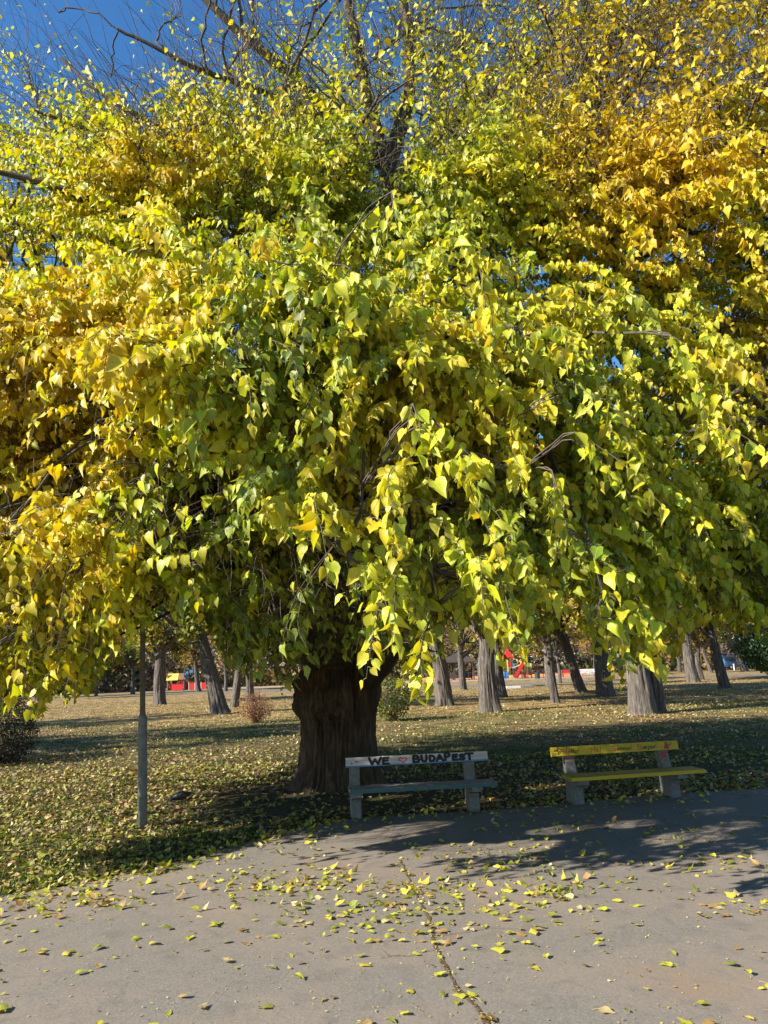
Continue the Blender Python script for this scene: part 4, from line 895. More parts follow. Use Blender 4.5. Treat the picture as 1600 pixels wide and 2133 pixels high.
# two unseen trees added left of the view to cast shade across the lawn
for (x_, y_, cv_, lab_) in ((-19.5, 19, 0, 'unseen tree added beyond the left picture edge to shade the lawn, nearest one'), (-27, 29, 1, 'unseen tree added beyond the left picture edge to shade the lawn, farther one')):
    t = thing('tree', (x_, y_, 0), lab_, 'tree', 0, 'park trees on the lawn behind'); v, f = trunk_obj((0, 0, -.05), (-.3, 0, 5), .36, .24, t, None, 470+cv_); link('trunk', np_mesh('trunk', v, f, M_BARK_DARK), t)
    for me, nm in ((CV[cv_][0], 'crown'), (CV[cv_][1], 'branches')): o_ = link(nm, me, t); o_.location = (-.3, 0, 7.8)
used = set()
for i, (bx, by, wp, ux, uy, bk, cv, lab) in enumerate(TR):
    P = ground(bx, by); D = P[1]; rb = .5*wp/FPX*np.hypot(D, P[0])*.80; U = atd(ux, uy, D)
    slope = (U-P)/max(U[2]-P[2], .3); big_ = rb > .28
    H1 = (4.9 if big_ else 4.2); lean = np.clip(slope[:2], -.45, .45)
    t = thing('tree', tuple(P), lab, 'tree', 0, 'park trees on the lawn behind')
    top = (lean[0]*H1*.8, lean[1]*H1, H1); rt = rb*.62
    v, f = trunk_obj((0, 0, -.05), top, rb, rt, t, None, 400+i)
    vs, fs = [v], [f]; o = len(v)
    for q_ in range(2 if big_ else 1):                # low limbs
        az_ = rng.uniform(0, 6.28); z0 = H1*rng.uniform(.55, .75); f0 = z0/H1; p0 = np.array([top[0]*f0, top[1]*f0, z0]); ro = rng.uniform(1.2, 2.2)
        lc_ = catmull([p0, p0+np.array([math.cos(az_)*.5*ro, math.sin(az_)*.5*ro, .35*ro]), p0+np.array([math.cos(az_)*ro, math.sin(az_)*ro, 1.0*ro])], 6)
        v2_, f2_ = tubes(lc_[None], np.linspace(rb*.38, rb*.14, len(lc_))[None], 12); vs.append(v2_); fs.append(f2_+o); o += len(v2_)
    if i == 23:                                      # second half of the double trunk
        v, f = trunk_obj((rb*1.0, .25, -.05), (top[0]+rb*1.5, .5, H1), rb*.72, rt*.8, t, None, 460); vs.append(v); fs.append(f+o); o += len(v)
        vs[0][:, 0] -= rb*.45
    if i == 24:
        v, f = trunk_obj((0, 0, 2.0), (-2.4, .2, H1), rb*.55, rt*.5, t, None, 461); vs.append(v); fs.append(f+o); o += len(v)
    link('trunk', np_mesh('trunk', np.concatenate(vs), np.concatenate(fs), M_BARK_GREY if bk == 'g' else M_BARK_DARK), t)
    sc = (1.0 if big_ else .75)*(.9+.2*rng.random()); ch = H1+4.2*sc*.50
    r_ = rng.uniform(0, 6.28)
    for me, nm in ((CV[cv][0], 'crown'), (CV[cv][1], 'branches')):
        me2 = me
        o_ = link(nm, me2, t); o_.location = (top[0], top[1], ch); o_.rotation_euler = (0, 0, r_); o_.scale = (sc, sc, sc*.95)

# ------------------------------------------------------------ bushes
def bush(name, loc, label, cat, rad, n, size, cols, seed, stems=40, sr=.012, mat=None, box=False, smat=None):
    g = np.random.default_rng(seed); t = thing(name, loc, label, cat)
    q = g.normal(0, 1, (n, 3)); q /= np.linalg.norm(q, axis=1)[:, None]
    if box: q = np.clip(q*1.35, -1, 1)
    q *= g.uniform(.45, 1, (n, 1))**.6; q = q*np.array(rad); q[:, 2] = q[:, 2]*.5+rad[2]*.5; lum = 1+.25*(fbm(q*2.2/max(rad), seed)-.5)*2; q = q*lum[:, None]
    q[:, 2] = np.abs(q[:, 2])+.02
    col = np.array(cols)[(vnoise(q*3, seed+1)*len(cols)*.999).astype(int)]*g.uniform(.7, 1.25, (n, 1))
    link('foliage', leaf_mesh('foliage', [leaves(q, g.normal(0, 1, (n, 3)), g.normal(0, .7, (n, 3))+np.array([0, 0, .7]), size*g.uniform(.6, 1.3, n), col, 2, 1, .2, .3)], mat or M_LEAF_FAR, False), t)
    e = g.normal(0, 1, (stems, 3)); e /= np.linalg.norm(e, axis=1)[:, None]; e[:, 2] = np.abs(e[:, 2])*.8+.35; e = e*np.array([rad[0], rad[1], rad[2]])*g.uniform(.75, 1.1, (stems, 1))
    a = g.normal(0, .06, (stems, 3)); a[:, 2] = 0; c = (a+e)/2*np.array([.75, .75, 1.2])+g.normal(0, .04, (stems, 3))
    v, f = tubes(np.stack([a, c, e], 1), np.array([[sr, sr*.7, sr*.3]])*np.ones((stems, 1)), 5)
    link('stems', np_mesh('stems', v, f, smat or M_TWIG), t); return t
gp = ground(8, 1592); bush('hedge_bush', (gp[0]-.75, gp[1]+.2, 0), 'dark clipped bush with a reddish top at the left picture edge', 'bush', (1.15, 1.0, 1.35), 24000, .035, [(.025, .022, .012), (.02, .028, .01), (.06, .025, .015)], 501, 60, box=True)
gp = ground(533, 1506); bush('shrub', tuple(gp), 'low reddish brown shrub, nearly leafless, right of the leaning knot-hole tree', 'shrub', (.75, .7, 1.15), 900, .05, [(.30, .12, .06), (.42, .25, .10), (.22, .10, .05)], 502, 260, .006, smat=plain('red_twig', (.22, .11, .07)))
gp = ground(815, 1502); bush('shrub', tuple(gp), 'green and yellow shrub growing behind the right side of the big trunk', 'shrub', (.8, .8, 1.6), 2600, .075, [(.07, .11, .02), (.14, .17, .03), (.30, .26, .05)], 503, 60)
gp = ground(1665, 1412); bush('evergreen_bush', tuple(gp), 'dark glossy evergreen bush at the right picture edge', 'bush', (4.3, 3.0, 4.6), 26000, .17, [(.025, .06, .02), (.04, .085, .03), (.015, .04, .015)], 504, 50, .03)
gp = ground(70, 1452); bush('red_bush', tuple(gp), 'dark red leafed bush behind the short dark trunk on the far left', 'bush', (1.6, 1.4, 2.0), 5000, .12, [(.16, .04, .03), (.24, .07, .04), (.10, .03, .03)], 505, 30)
gp = ground(1375, 1398); bush('fence_bush', tuple(gp), 'low green bush behind the mesh fence right of the double trunk', 'bush', (4.0, 1.5, 1.7), 7000, .2, [(.05, .10, .04), (.08, .13, .05)], 506, 30)

# ------------------------------------------------------------ far path, distant wood, buildings
def strip(name, up_, lo_, mat, z):
    A = ground([p[0] for p in up_], [p[1] for p in up_]); B = ground([p[0] for p in lo_], [p[1] for p in lo_]); A[:, 2] = z; B[:, 2] = z; k = len(A); i = np.arange(k-1)
    return tag(link(name, np_mesh(name, np.concatenate([A, B]), np.stack([k+i, k+i+1, i+1, i], -1), mat, False)), kind='structure')
M_FPATH = plain('pale_path', (.15, .14, .12), .95, .25, 3)
ux = [-400, 0, 230, 430, 700, 1000, 1250, 1500, 1700, 2100]
strip('park_path', list(zip(ux, [1467, 1453, 1447, 1440.5, 1434, 1425.5, 1417.5, 1407, 1400, 1388])), list(zip(ux, [1471, 1457, 1450, 1443.5, 1437, 1429, 1420.5, 1409.5, 1402.5, 1390])), M_FPATH, .010)
strip('playground_sand', list(zip([300, 450, 700, 1000, 1250], [1431, 1426, 1417, 1406, 1396])), list(zip([300, 450, 700, 1000, 1250], [1440, 1436, 1428, 1419, 1411])), plain('sand', (.38, .27, .18), .95, .2, 4), .014)
n = 150000; g = np.random.default_rng(77)
ang = g.uniform(R(-48), R(48), n); rr = g.uniform(112, 165, n); hz = g.uniform(0, 1, n)**1.35*(9+8*fbm(np.stack([ang*14, ang*0, ang*0], -1), 5))
q = np.stack([rr*np.sin(ang), rr*np.cos(ang), hz], -1); k = fbm(q*np.array([.13, .13, .3]), 9, 2) > .31; q = q[k]; n = len(q)
cl = np.array([(.10, .11, .03), (.20, .17, .05), (.30, .19, .06), (.16, .12, .08), (.07, .10, .04), (.36, .27, .07)])
ci = np.clip((fbm(q*np.array([.07, .07, .2]), 13, 2)*9-1.5).astype(int), 0, 5)
tag(link('distant_wood', leaf_mesh('distant_wood', [leaves(q, g.normal(0, 1, (n, 3)), g.normal(0, 1, (n, 3)), g.uniform(.35, .8, n), cl[ci]*g.uniform(.7, 1.2, (n, 1)), 2)], M_LEAF_FAR, False)), kind='stuff')
M_WALL = plain('white_render', (.55, .53, .49), .9, .12, 2); M_WALL2 = plain('grey_render', (.27, .28, .27), .9, .15, 2); M_GLASS = plain('window_glass', (.05, .06, .07), .15, .2); M_ROOF = plain('roof_tile', (.16, .10, .08), .9, .3, 6); M_TIMB = plain('dark_timber', (.06, .045, .035), .8, .4)
def building(u, D, wd, h, dp, st, ncol, label, mat, rz=0, flat=True):
    P = atd(u, 1400, D); t = thing('building', (P[0], P[1], 0), label, 'building', rz)
    b = MB(); b.box(-wd/2, wd/2, 0, dp, 0, h); b.build('wall', mat, t)
    b = MB()
    if flat: b.box(-wd/2-.3, wd/2+.3, -.3, dp+.3, h+.003, h+.4)
    else: b.prism([(-.5, h+.003), (dp+.5, h+.003), (dp/2, h+2.0)], -wd/2-.4, wd/2+.4)
    b.build('roof', M_ROOF, t)
    for s in range(st):
        for c in range(ncol):
            x = -wd/2+wd*(c+.5)/ncol; z = h/st*(s+.35); ww, wh = wd/ncol*.24, h/st*.40
            b = MB(); b.box(x-ww, x+ww, -.06, -.003, z, z+wh); fo = b.build('window', M_WALL2 if mat is M_WALL else M_WALL, t)
            b = MB(); b.box(x-ww*.86, x-ww*.05, -.075, -.062, z+.1, z+wh-.1); b.box(x+ww*.05, x+ww*.86, -.075, -.062, z+.1, z+wh-.1); b.build('pane', M_GLASS, fo)
    return t
building(300, 172, 26, 12.5, 10, 4, 6, 'white multi-storey block seen between the grey post and the thick straight trunk', M_WALL, R(4))
building(-40, 175, 30, 9, 10, 3, 6, 'low pale block behind the cars at the far left', M_WALL2)
building(975, 128, 16, 4.2, 7, 1, 5, 'single storey pale house behind the timber shelter', M_WALL2, 0, False)

# timber shelter
P = ground(958, 1417); t = thing('shelter', tuple(P), 'open dark timber shelter with a pitched roof behind the dark straight trunk', 'shelter')
for x in (-1.9, -.65, .65, 1.9):
    for y in (0, 2.6): b = MB(); b.box(x-.09, x+.09, y-.09, y+.09, 0, 2.35); b.build('post', M_TIMB, t)
b = MB(); b.add([(-2.6, -.5, 2.3), (2.6, -.5, 2.3), (2.6, 3.1, 2.3), (-2.6, 3.1, 2.3), (0, 1.3, 3.7), (-2.6, -.5, 2.42), (2.6, -.5, 2.42), (2.6, 3.1, 2.42), (-2.6, 3.1, 2.42)], [(0, 3, 2, 1), (0, 1, 6, 5), (1, 2, 7, 6), (2, 3, 8, 7), (3, 0, 5, 8), (5, 6, 4), (6, 7, 4), (7, 8, 4), (8, 5, 4)]); b.build('roof', M_TIMB, t)
b = MB(); b.box(-1.8, 1.8, 2.45, 2.51, .2, .9); b.build('rail_panel', M_TIMB, t)

# fences
def fence(name, p0, p1, h, label, mat, gap, rails, mesh_=False, sp=2.2):
    A, B = ground(*p0), ground(*p1); L = np.linalg.norm(B-A); a = math.atan2(B[1]-A[1], B[0]-A[0]); t = thing(name, tuple(A), label, 'fence', a); k = int(L/sp)
    for i in range(k+1): b = MB(); b.box(i*L/k-.035, i*L/k+.035, -.035, .035, 0, h+.05); b.build('post', mat, t)
    b = MB()
    for z in rails: b.box(.0, L, -.02, .02, z, z+.04)
    if gap: 
        for x in np.arange(gap, L, gap): b.box(x-.009, x+.009, -.009, .009, rails[0]+.041, rails[-1]-.001)
    b.build('rails', mat, t); return t
M_DG = plain('dark_green_paint', (.02, .05, .04), .5, .3); M_TEALF = plain('teal_mesh_paint', (.05, .13, .12), .6, .3); M_ORG = plain('orange_board', (.55, .20, .08), .7, .2); M_BLK = plain('black_paint', (.02, .02, .02), .5, .3)
fence('fence', (868, 1421), (1258, 1409), 1.0, 'low dark metal railing in front of the right playground', M_BLK, .35, (.15, .95))
fence('fence', (222, 1438), (331, 1434), 1.3, 'teal wire fence with a hedge behind it, left of the grey post', M_TEALF, .22, (.1, .7, 1.25))
fence('fence', (1352, 1403), (1425, 1400), 1.5, 'green mesh fence right of the double trunk', M_DG, .2, (.1, .8, 1.45))
A, B = ground(868, 1418), ground(1216, 1407); L = np.linalg.norm(B-A); t = thing('low_wall', tuple(A), 'low orange board edging along the right playground', 'edging', math.atan2(B[1]-A[1], B[0]-A[0]))
for i in range(9): b = MB(); b.box(i*L/9+.02, (i+1)*L/9-.02, -.04, .04, 0, .38, bev=.01); b.build('board', M_ORG, t)

# play ship with planked cabin and slide
M_PR = plain('play_red', (.62, .03, .03), .4, .15); M_PY = plain('play_yellow', (.75, .55, .10), .5, .2); M_PBR = plain('play_brown', (.22, .13, .06), .6, .3); M_PO = plain('play_orange', (.75, .33, .10), .35, .1); M_PB = plain('play_blue', (.04, .22, .50), .4, .2); M_GRY = plain('pole_grey', (.55, .56, .55), .5, .1); M_PG = plain('play_green', (.18, .30, .10), .5, .2); M_PW = plain('play_white', (.75, .74, .7), .5, .1)
P = ground(378, 1438); k = P[1]/FPX
t = thing('play_ship', tuple(P), 'red play ship with a yellow plank cabin and an orange slide', 'playground ship')
X = lambda u: (u-378)*k
Z = lambda v: (1438-v)*k
b = MB(); b.add([(X(356), 0, Z(1437)), (X(380), 0, Z(1437)), (X(384), 0, Z(1425)), (X(352), 0, Z(1425)), (X(356), 1.6, Z(1437)), (X(380), 1.6, Z(1437)), (X(384), 1.6, Z(1425)), (X(352), 1.6, Z(1425))], [(0, 1, 2, 3), (4, 7, 6, 5), (0, 4, 5, 1), (1, 5, 6, 2), (3, 7, 4, 0), (2, 6, 7, 3)]); b.build('hull', M_PR, t)
b = MB(); b.box(X(374), X(384), -.05, 1.7, Z(1425)+.01, Z(1415)); b.build('side_panel', M_PR, t)
for x in (X(350), X(383.5)): 
    for y in (-.12, 1.75): b = MB(); b.box(x-.07, x+.07, y-.07, y+.07, 0, Z(1403)); b.build('post', M_PBR, t)
b = MB()
for i in range(6): b.prism([(-.35, Z(1417.5)), (-.30, Z(1417.5)), (.25, Z(1404)), (.20, Z(1404))], X(348)+i*.27, X(348)+i*.27+.24)
b.build('plank_canopy', M_PY, t)
b = MB()
for i in range(4): b.prism([(-.34, Z(1416.5)), (-.29, Z(1416.5)), (.25, Z(1404)), (.20, Z(1404))], X(348)+1.66+i*.25, X(348)+1.66+i*.25+.21)
b.build('plank_side', M_PBR, t)
b = MB(); b.box(X(386), X(391), .0, .12, Z(1417), Z(1401)); b.box(X(392), X(399), .4, .5, Z(1404), Z(1398)); b.build('blue_panel', M_PB, t)
b = MB(); x0, x1 = X(386), X(403)
for y in (.15, .75): b.prism([(y, 0), (y+.06, 0), (y+.06, .1), (y, .1)], x0, x0+.01)
b.bm.free(); b = MB()
b.add([(x0, .1, Z(1417)), (x1, .1, .25), (x1+.3, .1, .2), (x1+.3, .8, .2), (x1, .8, .25), (x0, .8, Z(1417)), (x0, .1, Z(1417)-.1), (x1, .1, .15), (x1+.3, .1, .1), (x1+.3, .8, .1), (x1, .8, .15), (x0, .8, Z(1417)-.1)], [(0, 1, 4, 5), (1, 2, 3, 4), (6, 11, 10, 7), (7, 10, 9, 8), (0, 6, 7, 1), (1, 7, 8, 2), (5, 4, 10, 11), (4, 3, 9, 10), (2, 8, 9, 3), (0, 5, 11, 6)])
for y in (.04, .80): b.add([(x0, y, Z(1417)+.2), (x1, y, .42), (x1+.3, y, .3), (x1+.3, y, .1), (x1, y, .15), (x0, y, Z(1417)-.1), (x0, y+.06, Z(1417)+.2), (x1, y+.06, .42), (x1+.3, y+.06, .3), (x1+.3, y+.06, .1), (x1, y+.06, .15), (x0, y+.06, Z(1417)-.1)], [(0, 1, 4, 5), (1, 2, 3, 4), (6, 11, 10, 7), (7, 10, 9, 8), (0, 6, 7, 1), (1, 7, 8, 2), (5, 4, 10, 11), (4, 3, 9, 10), (2, 8, 9, 3), (0, 5, 11, 6)])
b.build('slide', M_PO, t)
P = ground(383, 1441); t = thing('white_pole', tuple(P), 'pale metal pole in front of the play ship', 'pole'); b = MB(); b.tube([(0, 0, 0), (0, 0, 2.9)], .05, 10); b.build('shaft', M_GRY, t); b = MB(); b.box(-.2, .2, -.2, .2, 0, .05); b.build('foot_plate', M_GRY, t)
P = ground(412, 1437); k = P[1]/FPX; t = thing('red_fence', tuple(P), 'dark red board fence right of the play ship', 'fence')
for i in range(5):
    b = MB(); b.box(-1.2+i*.85, -1.2+i*.85+.8, 0, .05, .1, .95); b.build('board', M_PR, t)
    b = MB(); b.box(-1.24+i*.85-.05, -1.24+i*.85+.03, -.02, .08, 0, 1.05); b.build('post', M_GRY, t)

# play tower
P = ground(1080, 1414); k = P[1]/FPX; X = lambda u: (u-1080)*k; Z = lambda v: (1414-v)*k
t = thing('play_tower', tuple(P), 'climbing tower with a red pitched roof, yellow posts and a dark red slide', 'play tower')
def posts(us, vt, y):
    for u_ in us: b = MB(); b.box(X(u_)-.07, X(u_)+.07, y-.07, y+.07, 0, Z(vt)); b.build('post', M_PY, t)
posts((1046, 1060), 1374, 0); posts((1054, 1067.5, 1074), 1369, 1.3); posts((1088, 1095), 1378, .1); posts((1100,), 1365, .1); posts((1099.5, 1111), 1384, 1.3)
cx, hw = X(1063), (X(1073)-X(1053))/2
b = MB(); b.add([(cx-hw, 0, Z(1370)), (cx+hw, 0, Z(1370)), (cx+hw, 1.6, Z(1370)), (cx-hw, 1.6, Z(1370)), (cx+.05, .8, Z(1352)), (cx-hw+.05, .05, Z(1370)-.04), (cx+hw-.05, .05, Z(1370)-.04), (cx+hw-.05, 1.55, Z(1370)-.04), (cx-hw+.05, 1.55, Z(1370)-.04)], [(0, 1, 4), (1, 2, 4), (2, 3, 4), (3, 0, 4), (5, 8, 7, 6), (0, 5, 6, 1), (1, 6, 7, 2), (2, 7, 8, 3), (3, 8, 5, 0)]); b.build('roof', M_PR, t)
for (u0, u1, v0, v1, y, mm, nm) in ((1048, 1058, 1391, 1380, -.03, M_PR, 'panel'), (1061.5, 1068, 1391, 1379, .0, M_PR, 'panel'), (1071, 1079, 1396, 1383, .5, M_PB, 'panel'), (1090, 1096.5, 1412, 1400, -.1, M_PR, 'panel'), (1102, 1108.5, 1408, 1400, 0, M_PR, 'panel'), (1102, 1109, 1383, 1370, .3, M_DG, 'panel'), (1051, 1061, 1412, 1400, -.1, M_PB, 'panel'), (1103, 1116, 1400, 1384, 2.4, M_PG, 'panel')):
    b = MB(); b.box(X(u0), X(u1), y, y+.05, Z(v0), Z(v1), bev=.01); b.build(nm, mm, t)
b = MB(); b.box(X(1046), X(1112), .1, 1.25, Z(1393), Z(1392)); b.build('deck', M_PBR, t)
def bar(a, c, th_, y0, y1, mat, nm):
    d = Vector((c[0]-a[0], 0, c[1]-a[1])).normalized(); nn = Vector((-d.z, 0, d.x))*th_
    A_, C_ = Vector((a[0], 0, a[1])), Vector((c[0], 0, c[1])); q = [A_-nn, C_-nn, C_+nn, A_+nn]
    b = MB(); b.add([(p.x, y0, p.z) for p in q]+[(p.x, y1, p.z) for p in q], [(0, 1, 2, 3), (4, 7, 6, 5), (0, 4, 5, 1), (1, 5, 6, 2), (2, 6, 7, 3), (3, 7, 4, 0)]); return b.build(nm, mat, t)
so = bar((X(1092), Z(1384)), (X(1074), Z(1411)), .10, -.5, .15, plain('slide_steel', (.45, .46, .52), .3, .1), 'slide')
bar((X(1090.5), Z(1383)), (X(1072), Z(1411)), .20, -.56, -.505, M_PR, 'slide_side'); bar((X(1094), Z(1384)), (X(1076.5), Z(1411)), .20, .155, .21, M_PR, 'slide_side')
bar((X(1070), Z(1392)), (X(1086), Z(1386)), .05, -.1, 0, M_PY, 'handrail'); bar((X(1090), Z(1400)), (X(1097), Z(1413)), .06, -.3, -.2, M_PR, 'brace')

P = ground(1120, 1414); t = thing('litter_bin', tuple(P), 'round dark green litter bin right of the play tower', 'bin')
b = MB(); b.tube([(0, 0, 0), (0, 0, .75)], [.30, .33], 16); b.build('barrel', M_DG, t)
b = MB(); b.tube([(-.3, 0, .75), (-.28, 0, 1.1), (0, 0, 1.25), (.28, 0, 1.1), (.3, 0, .75)], .03, 6); b.build('hoop', M_BLK, t)
P = ground(1152, 1404); k = P[1]/FPX; t = thing('climbing_wall', tuple(P), 'big green climbing panel in a dark frame behind the kinked trunk', 'climbing wall')
b = MB(); b.box(-.9, 1.2, 0, .06, .9, 2.0, bev=.02); b.build('panel', M_PG, t)
for x in (-1.0, 1.3): b = MB(); b.box(x-.06, x+.06, -.04, .1, 0, 2.1); b.build('post', M_BLK, t)
for u_, lab in ((1182, 'red seat wall in the playground left of the leaning brown trunk'), (1206, 'small red bench right of the leaning brown trunk')):
    P = ground(u_, 1411); t = thing('red_bench', tuple(P), lab, 'bench'); b = MB(); b.box(-.8, .8, 0, .4, .38, .44, bev=.01); b.build('seat', M_PR, t)
    b = MB(); b.box(-.8, .8, .42, .47, .5, .9, bev=.01); b.build('backrest', M_PR, t)
    for x in (-.6, .6): b = MB(); b.box(x-.05, x+.05, .02, .36, 0, .375); b.box(x-.05, x+.05, .37, .415, 0, .85); b.build('leg', M_ORG, t)
P = ground(1232, 1411); t = thing('white_bench', tuple(P), 'white slatted bench between the leaning brown and the dark upright trunk', 'bench')
b = MB(); [b.box(-1.6, 1.6, y, y+.10, .42, .46) for y in (0, .13, .26)]; b.build('seat', M_PW, t); b = MB(); [b.box(-1.6, 1.6, .42, .45, z, z+.10) for z in (.55, .70, .85)]; b.build('backrest', M_PW, t)
for x in (-1.3, 1.3): b = MB(); b.box(x-.06, x+.06, .02, .36, 0, .415); b.box(x-.06, x+.06, .37, .415, 0, .95); b.build('leg', M_PW, t)
# black play ball with white spots
P = ground(864, 1416); t = thing('play_ball', (P[0], P[1], 0), 'black play ball with big white spots right of the big trunk', 'play ball')
bm = bmesh.new(); bmesh.ops.create_icosphere(bm, subdivisions=3, radius=.40, matrix=Matrix.Translation((0, 0, .42))); me = bpy.data.meshes.new('ball'); bm.to_mesh(me); bm.free(); me.materials.append(M_BLK); link('ball', me, t)
for a, e in ((-.5, .5), (.1, .8), (.6, .35), (-.1, .1), (-.75, -.05), (.45, -.3), (.95, .0), (-.35, -.45)):
    d = Vector((math.sin(a)*math.cos(e), -math.cos(a)*math.cos(e), math.sin(e))); b = MB(); b.tube([Vector((0, 0, .42))+d*.37, Vector((0, 0, .42))+d*.408], .10, 12); b.build('spot', M_PW, t)

# cars
def car(loc, rz, label, paint, L=4.4, H=1.45, van=False):
    t = thing('van' if van else 'car', loc, label, 'van' if van else 'car', rz); c = .62 if not van else .95
    prof = [(-L/2, .3), (-L/2, .75), (-L/2+.15, c), (-L*.30, c+.06), (-L*.16, H), (L*.30, H), (L*.44, c+.1), (L/2, c), (L/2, .3)] if not van else [(-L/2, .35), (-L/2, 1.0), (-L*.38, 1.25), (-L*.26, H), (L/2-.1, H), (L/2, H-.2), (L/2, .35)]
    b = MB(); b.prism([(x, z) for x, z in prof], -.85, .85, Matrix.Rotation(R(90), 4, 'Z'), bev=.05); b.build('body', paint, t)
    for s in (-1, 1):
        b = MB(); y = s*.855
        if van: b.add([(x, y, z) for x, z in ((L*.22, H-.2), (-L*.46, H-.2), (-L*.46, 1.15), (L*.32, 1.15))], [(0, 1, 2, 3)])
        else: b.add([(x, y, z) for x, z in ((L*.15, H-.1), (-L*.28, H-.1), (-L*.36, c+.1), (L*.26, c+.1))], [(0, 1, 2, 3)])
        b.build('side_window', M_GLASS, t)
        for x in (-L*.31, L*.31):
            b = MB(); b.tube([(x, s*.70, .32), (x, s*.88, .32)], .32, 18); wo_ = b.build('wheel', M_BLK, t); b = MB(); b.tube([(x, s*.881, .32), (x, s*.89, .32)], .18, 12); b.build('rim', M_GRY, wo_)
    return t
P = ground(1536, 1394); car((P[0], P[1], 0), R(12), 'blue and white van parked beyond the lawn by the evergreen bush', plain('van_blue', (.10, .22, .38), .35, .15), 4.9, 1.9, True)
P = ground(150, 1444); car((P[0], P[1], 0), R(5), 'dark car parked by the far road left of the twin thin trunks', plain('car_dark', (.03, .04, .05), .3, .1))
P = ground(24, 1452); car((P[0], P[1], 0), R(-4), 'dark blue car behind the white sign pole at the far left', plain('car_navy', (.03, .06, .11), .3, .1), 4.5, 1.6)
P = ground(36, 1453); t = thing('sign_pole', tuple(P), 'white pole with two short crossbars at the far left', 'pole'); b = MB(); b.tube([(0, 0, 0), (0, 0, 2.4)], .055, 10); b.build('shaft', M_PW, t)
for z in (2.2, 2.32): b = MB(); b.box(-.4, .35, -.09, -.06, z, z+.06); b.build('crossbar', M_PW, t)
P = ground(1530, 1396); t = thing('bollard', tuple(P), 'short white post in front of the blue van', 'bollard'); b = MB(); b.tube([(0, 0, 0), (0, 0, .75)], .07, 10); b.build('shaft', M_PW, t); b = MB(); b.tube([(0, 0, .75), (0, 0, .8)], [.075, .04], 10); b.build('cap', M_PW, t)
P = ground(1075, 1434); t = thing('stone_block', tuple(P), 'pale stone slab lying on the lawn right of the massive furrowed trunk', 'stone block'); b = MB(); b.box(-.75, .35, -.2, .2, 0, .18, bev=.02); b.build('slab', M_WALL, t); b = MB(); b.box(.37, 1.25, -.2, .2, 0, .17, bev=.02); b.build('end_slab', M_CONC, t)

# ------------------------------------------------------------ litter, grass, fallen leaves
g = np.random.default_rng(99)
LC = np.array([(.52, .40, .17), (.50, .40, .07), (.26, .15, .07), (.34, .36, .05), (.62, .52, .28), (.40, .22, .09), (.22, .27, .03)])
def litter_pts(n, d0, d1, falloff):
    D = d0+(d1-d0)*g.random(n*3); keep = g.random(n*3) < (1/(1+(D/falloff)**2))*(D/d1)*2.2+.03; D = D[keep][:n]
    x = g.uniform(-1, 1, len(D))*(.66*D+1.2); return np.stack([x, D, 0*D], -1)
def bare(P):                      # trodden soil near the trunk and the benches
    d = np.hypot((P[:, 0]-TX-.2)/2.4, (P[:, 1]-TY+1.0)/1.6); return np.clip(d-.55, .18, 1)
Pl = np.concatenate([litter_pts(60000, 5.5, 16, 30), litter_pts(170000, 10, 62, 34)])
ls = lawn_side(Pl); k = (ls > -.02) & (np.hypot(Pl[:, 0]-TX, Pl[:, 1]-TY) > .62); Pl = Pl[k]; ls = ls[k]
pat = fbm(Pl*np.array([.35, .8, 1]), 111, 3); pb = bare(Pl)*np.clip(.35+3.2*(pat-.42), .12, 1); pb = np.where(ls < .8, np.maximum(pb, .8*(Pl[:, 0] < -.8)), pb)
pu_, pv_, _z = proj(Pl); pb = np.where((pu_ < 600) & (pv_ > 1560), np.maximum(pb, .75*bare(Pl)), pb); pb = pb*(1-.6*((pu_ > 780) & (pv_ > 1496) & (pv_ < 1610)))*(1-.5*((pu_ < 560) & (pv_ > 1500) & (pv_ < 1560)))
k = g.random(len(Pl)) < pb; Pl = Pl[k]; n = len(Pl); dst = Pl[:, 1]
Pl[:, 2] = .006+g.random(n)*.022
N = g.normal(0, .42, (n, 3))+np.array([0, 0, 1.]); T = g.normal(0, 1, (n, 3)); T[:, 2] *= .25
wgt = np.array([.20, .18, .16, .16, .09, .11, .10]); ci = g.choice(7, n, p=wgt); nearl = (Pl[:, 1] < 9.5) & (g.random(n) < .45); ci = np.where(nearl, g.choice([1, 3, 6], n, p=[.4, .4, .2]), ci)
farb = (Pl[:, 1] > 17) & (g.random(n) < .5); ci = np.where(farb, g.choice([0, 5, 4, 2], n), ci)
col = LC[ci]*g.uniform(.5, 1.05, (n, 1)); sz = g.uniform(.036, .074, n)*np.where(dst > 14, 1.12, 1)
pp = []
for lod, a, b_ in ((1, 0, 10.5), (2, 10.5, 99)):
    k = (dst >= a) & (dst < b_); pp.append(leaves(Pl[k], T[k], N[k], sz[k], col[k], lod, g.uniform(.7, 1.1, k.sum()), g.uniform(-.3, .5, k.sum()), g.normal(0, .5, k.sum()), g.normal(0, .4, k.sum()), np.clip(g.normal(-.1, .3, k.sum()), 0, .7)))
tag(link('leaf_litter', leaf_mesh('leaf_litter', pp, M_LITTER, True)), kind='stuff')
